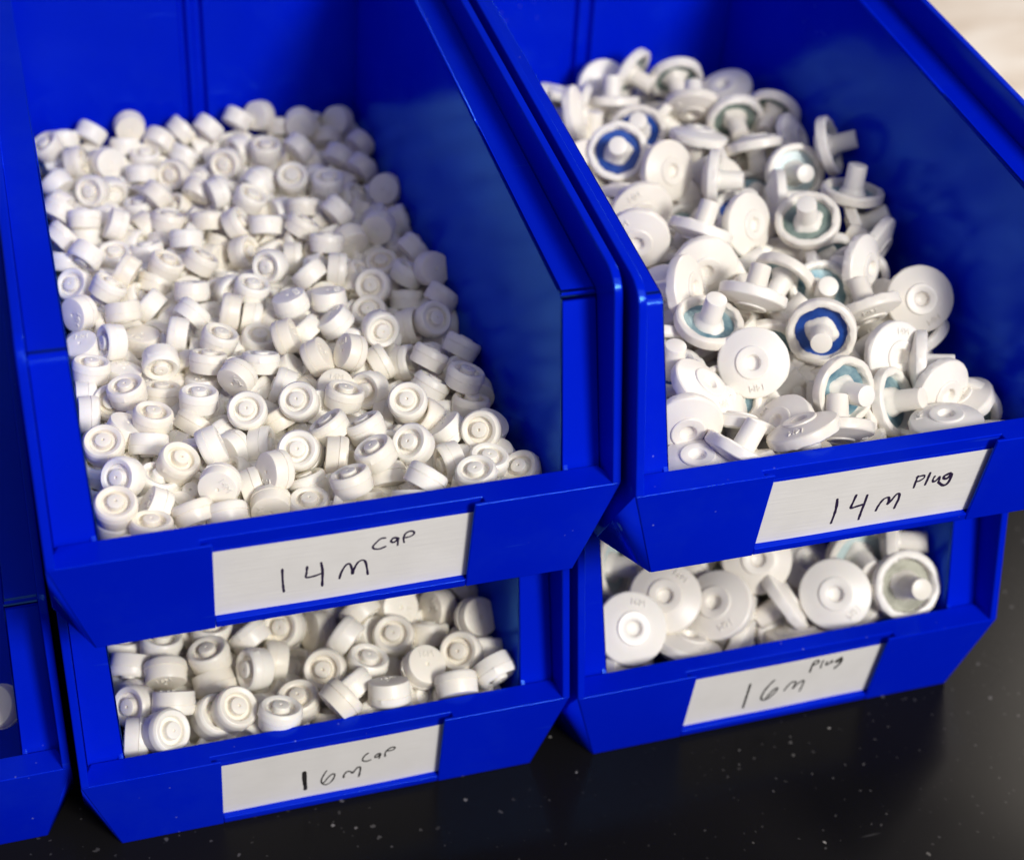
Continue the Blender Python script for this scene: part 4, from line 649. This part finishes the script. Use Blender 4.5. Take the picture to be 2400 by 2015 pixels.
 (513,1224,543,-578,769,-275,'t',1), (713,1459,491,-605,767,214,'t',1), (322,1236,423,-214,-690,691,'t',1), (140,878,473,-465,-864,196,'b',1), (688,1009,482,263,813,-519,'t',1), (445,1014,443,-104,757,645,'t',1),
 (423,711,410,-191,893,-407,'t',1), (522,689,362,858,-479,184,'t',1), (79,543,393,218,-892,397,'t',1), (333,556,285,549,-660,513,'t',1), (564,529,318,-262,959,-108,'t',1), (452,308,341,139,-160,-977,'t',1),
 (335,909,286,745,-124,655,'t',1), (82,960,225,671,-701,-242,'t',1), (-233,753,444,474,705,-528,'t',1), (-97,783,227,761,-97,641,'t',1), (-500,645,433,-470,243,-848,'b',1), (-652,455,387,164,986,22,'t',1),
 (-556,855,370,-18,-120,993,'b',1), (-342,996,496,31,-229,973,'t',1), (-354,1203,558,-675,634,-376,'t',1), (-171,1436,502,159,984,-80,'t',1), (-99,1092,534,410,510,756,'t',1), (-132,1612,580,413,398,819,'t',1),
 (-266,1979,512,123,991,-45,'t',1), (-429,1640,569,360,933,19,'t',1), (182,1325,490,-687,-564,-459,'t',1), (41,1550,395,839,-105,534,'t',1), (-172,1766,390,479,92,873,'t',1), (-392,500,330,-353,-608,-711,'g',1),
 (-233,282,439,285,-478,-831,'t',1), (-657,306,327,135,10,-991,'t',1), (-491,294,332,574,310,758,'t',1), (93,1145,351,716,68,695,'t',1), (-303,1054,263,-278,782,559,'t',1), (-11,370,316,211,685,697,'t',1),
 (-522,883,235,749,-509,425,'b',1), (-443,318,272,205,-716,-667,'t',1), (-291,288,222,522,-706,-478,'b',1), (169,365,120,670,-471,573,'t',1), (274,372,120,-622,165,765,'g',1), (-720,668,256,3,-545,838,'b',1),
 (-367,588,240,-674,683,-283,'t',1), (-216,481,306,706,-46,-707,'g',1), (38,613,213,68,459,886,'t',1), (685,562,235,514,-246,-822,'t',1), (-736,852,380,-685,471,555,'g',1), (-332,751,273,-420,-663,619,'t',1),
 (-201,867,336,-860,56,-507,'b',1), (19,832,202,-988,37,-148,'t',1), (168,765,188,527,844,-102,'g',1), (576,931,222,636,649,-418,'t',1), (-726,1112,432,-495,833,-248,'b',1), (-507,1103,367,-198,-841,-504,'t',1),
 (-182,1114,337,-405,425,810,'g',1), (-16,1054,296,-286,-958,-4,'t',1), (237,1030,329,-725,-327,607,'b',1), (569,1145,357,871,123,-475,'t',1), (-728,1316,473,284,-903,-324,'g',1), (-426,1325,458,648,304,-698,'t',1),
 (-196,1348,305,-905,421,-60,'b',1), (33,1274,393,-640,351,-683,'t',1), (398,1376,392,-878,334,-344,'g',1), (573,1364,414,-602,-789,121,'t',1), (-724,1556,406,-789,520,-326,'b',1), (-488,1555,322,752,-325,-573,'t',1),
 (-247,1572,346,-829,-473,299,'g',1), (27,1566,290,860,-375,-345,'t',1), (292,1576,384,296,442,-847,'b',1), (513,1576,401,13,-974,-228,'t',1), (-741,1746,454,468,873,-136,'g',1), (-479,1768,341,-249,314,916,'t',1),
 (-280,1754,371,444,-829,341,'b',1), (72,1806,449,471,-396,-789,'t',1), (266,1762,365,397,272,877,'g',1), (485,1796,460,39,-791,-611,'t',1), (-632,2004,475,-668,-617,-417,'b',1), (-424,2041,436,-291,576,-764,'t',1),
 (-115,1975,324,-59,-375,925,'g',1), (37,2072,319,218,-440,871,'t',1), (267,1993,420,9,-307,952,'b',1), (599,2052,356,304,771,559,'t',1), (-742,2236,447,503,58,-862,'g',1), (-506,2267,412,691,26,722,'t',1),
 (-284,2182,313,-40,-536,-843,'b',1), (7,2232,391,450,857,-252,'t',1), (233,2250,468,241,787,-568,'g',1), (469,2283,341,-220,-665,714,'t',1), (-686,2507,432,112,-259,-959,'b',1), (-372,2478,500,-212,911,-354,'t',1),
 (-122,2446,482,-292,376,-879,'g',1), (126,2465,414,11,526,-851,'t',1), (366,2433,428,-959,229,-169,'b',1), (591,2464,366,-724,441,530,'t',1), (-626,2731,393,-755,-552,353,'g',1), (-400,2719,361,552,671,-496,'t',1),
 (-229,2728,369,825,563,-58,'b',1), (59,2669,328,212,372,904,'t',1), (348,2724,406,-877,455,-154,'g',1), (678,2746,390,-169,779,604,'t',1), (-626,2940,486,-940,-284,191,'b',1), (-360,3035,371,-865,497,-71,'t',1),
 (-158,2968,409,66,153,986,'g',1), (23,2976,356,2,-203,979,'t',1), (427,2993,377,-306,-320,-897,'b',1), (565,2933,403,889,204,410,'t',1), (-638,3205,455,147,-180,-973,'g',1), (-363,3196,494,-890,441,113,'t',1),
 (-164,3234,474,855,-421,-303,'b',1), (139,3245,330,-477,613,-630,'t',1), (334,3237,305,463,879,-116,'g',1), (662,3283,401,301,-933,-197,'t',1), (-698,3457,416,-996,85,-12,'b',1), (-427,3459,415,-629,724,285,'t',1),
 (-183,3473,461,-303,-297,-906,'g',1), (78,3456,481,-94,928,-360,'t',1), (349,3489,373,357,-521,775,'b',1), (572,3418,432,202,-126,-971,'t',1), (-218,308,272,271,-227,-935,'t',1), (38,325,140,-477,319,-819,'t',1),
 (307,307,190,121,-86,-989,'g',1), (721,298,259,-147,-542,-827,'t',1), (-594,669,193,443,-601,665,'b',1), (-328,539,174,525,59,-849,'t',1), (-150,653,166,-625,737,-257,'g',1), (144,535,180,-838,-114,534,'t',1),
 (429,612,190,207,544,-813,'b',1), (761,596,176,-730,-674,-117,'t',1), (-662,804,272,-812,-99,-575,'g',1), (150,781,236,-184,496,-849,'t',1), (571,880,208,-12,596,803,'t',1), (-661,1081,283,-773,-27,-634,'b',1),
 (-269,984,177,-270,-950,-160,'t',1), (-125,990,208,702,684,198,'g',1), (116,1104,173,-86,640,763,'t',1), (274,1104,240,721,-14,693,'b',1), (729,1009,265,-541,318,778,'t',1), (-708,1312,288,82,-695,715,'g',1),
 (-433,1280,327,-113,-990,-84,'t',1), (-153,1308,278,389,243,888,'b',1), (160,1353,264,267,49,-962,'t',1), (446,1226,273,-833,123,539,'g',1), (708,1299,238,-792,-476,382,'t',1), (-586,1451,282,-697,-710,-97,'b',1),
 (-449,1504,313,92,-190,-978,'t',1), (-92,1502,274,7,-885,465,'g',1), (198,1556,259,-153,338,929,'t',1), (413,1540,203,-323,488,811,'b',1), (666,1582,314,249,854,-456,'t',1), (-683,1855,350,625,178,-760,'g',1),
 (-455,1748,268,-109,-654,-749,'t',1), (-268,1809,270,67,943,-325,'b',1), (63,1845,247,76,-995,70,'t',1), (277,1734,222,770,538,343,'g',1), (558,1787,272,-476,-873,-103,'t',1), (-734,2033,227,-642,-592,487,'b',1),
 (-392,1979,260,-363,697,-619,'t',1), (-141,2078,216,330,-933,142,'g',1), (35,2008,182,-985,27,-173,'t',1), (311,2069,285,-260,281,924,'b',1), (617,2003,175,-567,821,76,'t',1), (-587,2287,308,-13,672,-740,'g',1),
 (-344,2346,204,-349,-919,-180,'t',1), (-123,2335,242,-63,993,96,'b',1), (83,2217,223,791,571,-221,'t',1), (369,2272,255,270,957,103,'g',1), (717,2237,278,113,281,-953,'t',1), (-660,2450,204,-775,306,552,'b',1),
 (-306,2510,263,-930,-335,-148,'t',1), (-92,2549,312,-231,962,146,'g',1), (44,2482,316,83,-770,-633,'t',1), (408,2578,265,186,-968,169,'b',1), (725,2467,263,-530,-649,547,'t',1), (-727,2698,249,-513,-648,-564,'g',1),
 (-489,2684,258,12,758,-652,'t',1), (-203,2844,292,-34,-244,969,'b',1), (-32,2687,242,-134,-858,496,'t',1), (223,2715,281,-587,-42,-808,'g',1), (568,2691,238,-727,-337,599,'t',1), (-708,2915,252,710,-536,456,'b',1),
 (-505,2920,286,-919,206,335,'t',1), (-327,2980,262,669,-718,-194,'g',1), (39,2890,302,208,70,-976,'t',1), (316,2906,263,875,-251,415,'b',1), (528,2881,224,65,440,-896,'t',1), (-775,3182,282,821,-98,-562,'g',1),
 (-441,3197,308,44,972,229,'t',1), (-164,3152,257,-639,-249,728,'b',1), (20,3272,265,-961,-141,-239,'t',1), (208,3138,316,828,-125,547,'g',1), (527,3149,304,-462,-545,700,'t',1), (-665,3415,278,300,-891,340,'b',1),
 (-446,3367,258,671,-706,228,'t',1), (-170,3494,261,269,-584,-766,'g',1), (126,3468,295,-418,-180,-890,'t',1), (333,3562,232,-49,-998,31,'b',1), (681,3453,288,-83,-761,643,'t',1), (-529,298,173,986,147,-75,'t',1),
 (255,424,85,-211,258,943,'g',1), (-692,834,173,-995,-30,-93,'g',1), (-443,669,206,351,370,-860,'t',1), (-261,751,171,-811,583,51,'b',1), (274,866,189,-660,561,-499,'g',1), (713,1038,103,104,-497,862,'t',1),
 (-654,1260,182,83,292,-953,'g',1), (100,1276,172,129,977,-172,'t',1), (577,1267,160,-806,20,-591,'t',1), (-726,1534,176,361,217,-907,'b',1), (305,1530,172,-47,-971,-233,'b',1), (-232,1721,170,112,-917,-382,'b',1),
 (340,1706,174,72,990,-118,'g',1), (176,1974,185,200,116,-973,'t',1), (-736,2258,171,-650,-728,-217,'g',1), (-48,2237,171,-614,-768,-180,'t',1), (558,2254,172,-867,-487,-102,'t',1), (-397,2757,172,903,395,-172,'t',1),
 (-122,2741,171,30,510,-860,'b',1), (369,2697,172,-293,-912,-288,'g',1), (671,2717,171,147,949,-278,'t',1), (-160,3005,171,199,-469,-860,'g',1), (299,2923,178,-323,188,-928,'b',1), (663,3009,184,-195,-168,-966,'t',1),
 (-598,3226,171,-969,235,74,'g',1), (375,3178,172,-879,477,-15,'g',1), (-579,3481,172,709,704,-39,'b',1), (-327,3492,173,-843,-532,-77,'t',1), (-104,3394,172,592,-805,33,'g',1), (422,3442,171,845,-468,-261,'b',1),
],
3: [
 (-783,917,338,133,212,968,'t',1), (-627,809,411,180,115,977,'t',1), (-773,746,368,-257,-723,-642,'t',1), (-630,633,402,95,894,438,'t',1), (-783,460,401,-686,-471,555,'t',1), (-624,396,444,-139,-671,-728,'t',1),
 (-429,663,425,-212,98,972,'t',1), (-425,587,332,167,-760,-628,'t',1), (-676,236,446,539,-588,604,'t',1), (-378,293,447,333,-472,817,'t',1), (-463,331,383,439,-390,810,'t',1), (-506,438,251,556,-403,727,'t',1),
 (-195,209,446,164,208,964,'t',1), (-93,329,385,-91,-69,993,'t',1), (-245,558,405,-922,-220,320,'t',1), (-141,652,336,-965,128,227,'t',1), (-67,787,407,-565,-546,619,'t',1), (-231,768,402,-500,653,569,'t',1),
 (-395,845,413,78,37,996,'t',1), (-500,933,325,636,496,592,'t',1), (-209,546,239,-345,251,905,'t',1), (-799,292,371,983,-146,-108,'t',1), (-802,802,216,642,525,559,'t',0), (58,469,412,-372,-628,684,'t',1),
 (254,489,381,226,36,973,'t',1), (404,602,410,-171,-393,903,'t',1), (578,639,359,180,589,787,'t',1), (474,340,448,-254,478,-841,'t',1), (464,784,418,-239,754,-611,'t',1), (662,764,382,898,273,-345,'t',1),
 (792,587,457,-282,689,-668,'t',1), (666,388,451,-497,-480,723,'t',1), (779,247,450,284,-838,-466,'t',1), (591,205,443,40,828,560,'t',1), (294,236,441,-40,-505,-862,'t',1), (156,350,395,-493,673,551,'t',1),
 (72,217,466,822,386,419,'t',1), (186,647,419,-687,626,370,'t',1), (292,802,420,-485,710,511,'t',1), (208,906,321,628,456,630,'t',1), (96,804,330,915,173,-364,'t',1), (794,446,388,168,669,724,'t',1),
 (808,865,389,819,378,431,'t',1), (330,790,247,461,42,886,'t',0), (389,550,261,923,-121,366,'t',1), (-675,254,308,354,150,-923,'t',0), (-469,249,254,13,-507,862,'t',0), (-308,244,291,-745,-640,185,'t',1),
 (-149,253,282,-107,-25,994,'t',0), (43,288,268,157,553,818,'t',1), (205,235,307,-455,811,369,'t',1), (421,294,317,615,-534,580,'t',1), (593,255,310,165,-198,966,'t',0), (757,246,265,876,-331,350,'t',0),
 (-718,464,264,574,710,408,'t',0), (-627,556,227,525,633,-568,'t',0), (-379,460,281,-449,-885,124,'t',0), (-232,419,253,744,342,-574,'t',0), (58,505,279,-224,859,-461,'t',0), (154,389,270,-38,161,-986,'t',0),
 (313,414,259,733,332,594,'t',0), (553,425,334,-699,-545,-463,'t',0), (698,419,304,824,275,495,'t',0), (-780,622,281,764,559,-324,'t',1), (-583,617,192,-338,925,-174,'t',0), (-333,704,255,631,731,-259,'t',0),
 (-103,534,226,-258,106,-960,'t',0), (-10,682,221,-680,-271,681,'t',1), (204,578,279,-632,-275,-724,'t',0), (337,698,335,-413,462,-785,'t',1), (542,566,258,-364,333,-870,'t',0), (762,604,300,369,752,-546,'t',0),
 (-654,816,276,182,-868,461,'t',0), (-496,788,273,70,152,986,'t',1), (-306,879,286,303,843,444,'t',0), (-154,890,306,-883,210,419,'t',0), (-39,844,275,-725,687,49,'t',0), (172,714,258,402,-910,105,'t',0),
 (428,861,327,700,-673,241,'t',0), (554,769,271,-753,496,-432,'t',0), (763,814,252,-857,-373,-356,'t',0), (-779,1025,232,508,-807,301,'t',0), (-545,1064,335,-377,892,249,'t',0), (-366,1015,335,846,-427,321,'t',0),
 (-227,988,335,-695,442,567,'t',0), (1,989,313,-683,-484,-547,'t',0), (91,1044,335,-763,-367,-533,'t',0), (347,963,305,-916,73,395,'t',0), (539,942,320,-923,-385,17,'t',0), (684,961,333,-188,-593,783,'t',0),
 (-717,1156,305,764,616,-191,'t',0), (-602,1197,335,742,651,-159,'t',0), (-345,1160,302,-73,808,-584,'t',0), (-148,1146,323,473,66,-879,'t',0), (33,1189,315,-131,-928,-348,'t',0), (198,1178,335,-574,662,482,'t',0),
 (351,1138,335,732,184,656,'t',0), (574,1137,328,663,530,528,'t',0), (735,1229,307,-780,376,-500,'t',0), (-754,244,155,-690,-667,281,'t',0), (-596,247,199,409,-527,745,'t',0), (-383,247,125,920,-235,-315,'t',0),
 (-86,228,155,-64,919,-389,'t',0), (78,254,200,-433,136,-891,'t',0), (243,223,146,117,954,277,'t',0), (355,254,215,639,404,655,'t',0), (593,285,174,166,-945,-281,'t',0), (-773,385,201,-33,575,817,'t',0),
 (-543,524,142,357,-639,-681,'t',0), (-378,362,203,-129,959,254,'t',0), (-142,406,212,-45,-618,785,'t',0), (-15,373,209,918,-161,361,'t',0), (152,402,157,671,-64,739,'t',0), (459,401,204,787,33,616,'t',0),
 (614,395,174,-139,-933,-332,'t',0), (774,406,142,-871,491,16,'t',0), (-775,630,224,159,231,-960,'t',0), (-604,697,238,170,-980,100,'t',0), (-374,559,218,-503,60,862,'t',0), (-192,657,123,-993,111,-50,'t',0),
 (-83,696,190,-946,324,19,'t',1), (106,573,179,-140,-198,970,'t',0), (305,674,189,-187,-854,-486,'t',0), (463,678,196,-681,-714,-161,'t',0), (679,668,202,-810,419,-411,'t',0), (-704,709,122,-829,-497,-258,'t',0),
 (-541,844,198,812,463,-356,'t',0), (-380,807,213,9,95,995,'t',0), (-215,760,215,-555,420,718,'t',0), (-19,914,121,-964,191,182,'t',0), (145,870,204,-348,420,838,'t',0), (286,890,156,970,-165,179,'t',0),
 (504,825,180,901,-423,94,'t',0), (757,828,151,770,130,624,'t',0), (-774,976,100,107,468,877,'t',0), (-603,967,223,-731,652,-201,'t',0), (-398,1018,216,-308,-15,-951,'t',0), (-221,1030,186,282,645,710,'t',0),
 (-61,1052,220,551,-417,723,'t',0), (189,1059,232,-332,-25,943,'t',0), (352,1048,152,-767,602,221,'t',0), (604,947,170,-152,-873,463,'t',0), (775,966,217,-263,592,762,'t',0), (-727,1249,164,-913,-335,-232,'t',0),
 (-502,1154,211,-725,-686,60,'t',0), (-398,1227,172,-118,-935,-335,'t',0), (-229,1202,188,313,-727,-612,'t',0), (-73,1267,211,582,483,-654,'t',0), (176,1229,194,-704,197,-683,'t',0), (397,1229,245,-314,-561,766,'t',0),
 (557,1222,168,-700,-609,-373,'t',0), (668,1088,223,474,-72,-878,'t',0), (-680,309,118,545,783,-299,'t',0), (-514,294,93,-230,304,925,'t',0), (-254,224,121,274,957,-95,'t',0), (-223,304,118,-370,-888,273,'t',0),
 (55,278,93,-275,-223,935,'t',0), (298,334,96,244,435,-867,'t',0), (441,248,103,464,-490,-738,'t',0), (686,239,111,-490,697,524,'t',0), (-628,416,120,-533,-846,11,'t',0), (-427,438,108,-195,705,-682,'t',0),
 (-280,461,120,-990,-138,6,'t',0), (-101,375,90,55,313,948,'t',0), (55,464,89,-168,-267,-949,'t',0), (269,483,118,261,915,-307,'t',0), (430,442,99,578,15,816,'t',0), (604,525,113,254,-806,-534,'t',0),
 (-699,560,120,-657,-744,126,'t',0), (-492,647,120,406,913,-28,'t',0), (-326,619,108,-151,-706,692,'t',0), (-102,544,104,375,-573,729,'t',0), (43,664,116,265,-884,386,'t',0), (233,620,105,220,-633,-742,'t',0),
 (432,607,107,569,500,653,'t',0), (569,677,110,-694,-395,602,'t',0), (779,578,102,-497,-296,-816,'t',0), (-668,838,119,844,484,230,'t',0), (-481,776,106,341,-649,-681,'t',0), (-313,766,100,374,-432,820,'t',0),
 (-144,811,100,-282,-501,818,'t',0), (36,781,110,-196,757,-623,'t',0), (184,774,114,-819,199,-539,'t',0), (371,797,103,388,-556,-735,'t',0), (633,801,118,572,791,218,'t',0), (-623,993,106,-551,403,-731,'t',0),
 (-465,962,116,-462,-784,-414,'t',0), (-305,937,111,693,-515,504,'t',0), (-146,965,111,309,-761,-571,'t',0), (71,1020,114,-490,-757,433,'t',0), (216,1003,117,-871,325,369,'t',0), (429,940,120,-121,-993,4,'t',0),
 (543,1048,120,-683,720,-119,'t',0), (747,1004,97,405,-241,882,'t',0), (-792,1147,120,-895,-394,210,'t',0), (-598,1161,111,-703,343,-623,'t',0), (-360,1140,116,90,-880,-467,'t',0), (-163,1166,96,375,-225,-900,'t',0),
 (-9,1175,116,896,4,-444,'t',0), (134,1152,104,507,449,736,'t',0), (318,1185,112,767,-403,500,'t',0), (473,1151,119,973,0,230,'t',0), (695,1176,113,-826,-158,541,'t',0),
],
4: [
 (-662,355,466,22,740,-672,'c',1), (-447,480,501,306,519,-798,'c',1), (-202,426,448,564,283,-776,'c',1), (71,592,536,272,711,-648,'c',1), (364,324,479,377,658,-652,'c',1), (704,281,501,-47,-830,557,'y',1),
 (592,530,504,-121,-963,243,'c',1), (730,496,584,830,-503,241,'c',1), (-377,328,337,-323,-246,-914,'c',1), (137,580,143,-424,504,752,'y',1), (190,448,376,-789,22,-614,'c',1), (-572,862,396,649,-645,403,'c',1),
 (-151,749,352,596,361,717,'c',1), (225,326,260,-15,-407,-913,'c',1), (742,486,228,-872,448,-198,'c',1), (434,807,301,500,215,839,'c',1), (-50,439,260,-624,772,120,'c',1), (-706,294,206,-789,573,-221,'c',1),
 (-291,384,191,-329,-436,-838,'c',1), (-83,340,188,-686,720,104,'c',1), (209,418,199,-133,733,-667,'c',1), (502,401,330,475,-35,-879,'c',1), (-694,758,168,381,-855,352,'c',1), (-370,687,280,-540,193,819,'c',1),
 (-207,689,253,590,-797,-130,'c',1), (179,830,340,-237,-673,-701,'c',1), (382,616,413,-15,222,-975,'c',1), (-633,954,367,-328,942,74,'c',1), (-337,960,430,-533,470,-703,'c',1), (-68,982,430,199,534,-822,'c',1),
 (187,970,430,531,702,474,'c',1), (435,1036,430,-453,-212,-866,'c',1), (-555,1223,392,46,474,-879,'c',1), (-248,1214,400,-871,-483,-94,'c',1), (10,1278,343,-156,-979,-134,'c',1), (270,1281,380,-438,-881,179,'c',1),
 (650,1210,391,609,-694,-384,'c',1), (-520,1522,357,191,801,567,'c',1), (-306,1498,352,952,-122,281,'c',1), (-2,1483,392,231,-389,892,'c',1), (307,1428,365,454,760,-464,'c',1), (595,1446,344,614,-760,213,'c',1),
 (-603,498,185,-900,-368,232,'c',1), (-288,430,205,-279,37,-960,'c',1), (573,340,194,69,-968,-242,'c',1), (-580,607,189,847,335,-412,'c',1), (12,818,180,-820,-486,302,'c',1), (352,774,85,-156,120,980,'c',1),
 (554,645,191,-489,165,-857,'c',1), (-705,903,199,-389,-95,-916,'c',1), (-340,940,194,-864,495,-89,'c',1), (-132,998,191,999,20,51,'c',1), (182,954,193,342,371,-863,'c',1), (466,1035,191,716,-694,72,'c',1),
 (-693,1195,182,819,-7,574,'c',1), (-400,1227,193,-657,750,-81,'c',1), (-169,1251,177,210,-634,-744,'c',1), (165,1200,202,119,-842,-526,'c',1), (424,1218,180,383,-508,-772,'c',1), (-610,1500,190,-920,35,-389,'c',1),
 (-57,1487,192,-253,-968,8,'c',1), (211,1534,209,-52,30,-998,'c',1), (454,1487,194,981,-125,-150,'c',1),
],
5: [
 (790,479,402,495,535,-685,'t',1), (492,591,321,-971,215,-105,'t',0), (528,669,179,626,-258,-736,'t',0), (400,900,140,26,-946,323,'t',0), (200,700,140,-941,-182,-286,'t',0),
],
}
BM = {b: Matrix.Translation(Vector(loc)) @ Matrix.Rotation(math.radians(yaw), 4, 'Z') for b, (loc, yaw) in BINS.items()}
capm = {1: [cap_mesh('cap_closure', 0.935, '14M', v) for v in range(4)], 3: [cap_mesh('cap_closure_large', 1.11, '16M', v) for v in range(4)]}; capm[5] = capm[3]
plugm = {2: plug_meshes(1.0, '14M'), 4: plug_meshes(1.13, '16M')}
PLACE = {1: '14m cap bin', 2: '14m plug bin', 3: '16m cap bin', 4: '16m plug bin', 5: 'shaded cut-off bin'}
COLS = ['at left wall', 'near left wall', 'left of centre', 'centre', 'right of centre', 'near right wall', 'at right wall']
ORD = ['first', 'second', 'third', 'fourth', 'fifth', 'sixth', 'seventh', 'eighth', 'ninth', 'tenth', 'eleventh', 'twelfth', 'thirteenth', 'fourteenth', 'fifteenth', 'sixteenth', 'seventeenth', 'eighteenth', 'nineteenth', 'twentieth', 'last']
def pose_word(aw, plug):
    v = -Vector(RZ)   # towards the viewer
    f = aw.dot(v); r = aw.dot(RX); u = aw.dot(-RY)
    if plug:
        if f > 0.80: return 'stem toward viewer'
        if f < -0.80: return 'head facing viewer'
        side = ('up' if u > 0 else 'down') if abs(u) > abs(r) else ('right' if r > 0 else 'left')
        return ('head shown, stem away ' if f < -0.35 else 'stem pointing ')+side
    if f > 0.80: return 'open side facing the viewer'
    if f < -0.80: return 'closed side facing the viewer'
    side = ('up' if u > 0 else 'down') if abs(u) > abs(r) else ('right' if r > 0 else 'left')
    return ('closed side shown, opening ' if f < -0.35 else 'opening ')+side
random.seed(4)
used = {}
for b, rows in DATA.items():
    plug = b in (2, 4); dy = 32.0 if plug else 17.5
    for (x, y, z, ax, ay, az, lc, ind) in rows:
        p = Vector((x, y, z))*0.1; a = Vector((ax, ay, az))*0.001
        tw = random.uniform(0, 6.283)
        M = BM[b]; pw = M @ p; aw = (M.to_3x3() @ a).normalized()
        mw = Matrix.Translation(pw*S) @ orient(aw, tw).to_4x4()
        if not ind:
            used.setdefault('stuff', []).append((b, mw)); continue
        ci = min(6, max(0, int((p.x+86)/172*7))); ri = min(20, max(0, int((p.y-13)/dy)))
        if plug:
            pw_ = pose_word(aw, True); pw_ = pw_+', '+LINNAME[lc]+' liner' if ('pointing' in pw_ or 'toward' in pw_) and 'away' not in pw_ else pw_
            lab = 'white plug, %s, %s row, %s, %s' % (pw_, ORD[ri], COLS[ci], PLACE[b])
        else:
            lab = 'white cap, %s, %s row, %s, %s' % (pose_word(aw, False), ORD[ri], COLS[ci], PLACE[b])
        if plug:
            o = empty('plastic_plug'); o.matrix_world = mw
            H, ST, LN = plugm[b]; v = random.randrange(3)
            for nm, me in (('head', H[v]), ('stem', ST[(v+1) % 3]), ('liner', LN[lc])):
                c = bpy.data.objects.new(nm, me); col.objects.link(c); c.parent = o
            tag(o, lab, 'plug', 'white plugs heaped in the '+PLACE[b])
        else:
            o = bpy.data.objects.new('cap_closure', capm[b][random.randrange(4)]); col.objects.link(o); o.matrix_world = mw
            tag(o, lab, 'cap', 'white caps heaped in the '+PLACE[b])
if 'stuff' in used:
    bm = bmesh.new()
    for b, mw in used['stuff']:
        n0 = len(bm.verts); bm.from_mesh(capm[b][n0 % 4]); bm.verts.ensure_lookup_table()
        for v in bm.verts[n0:]: v.co = mw @ v.co
    me = bpy.data.meshes.new('buried_caps'); 
    for f in bm.faces: f.smooth = True
    bm.to_mesh(me); bm.free(); me.materials.append(CAPM)
    o = bpy.data.objects.new('buried_caps', me); col.objects.link(o)
    tag(o, 'white caps lying half hidden under the top layer of the heaps', 'caps', kind='stuff')
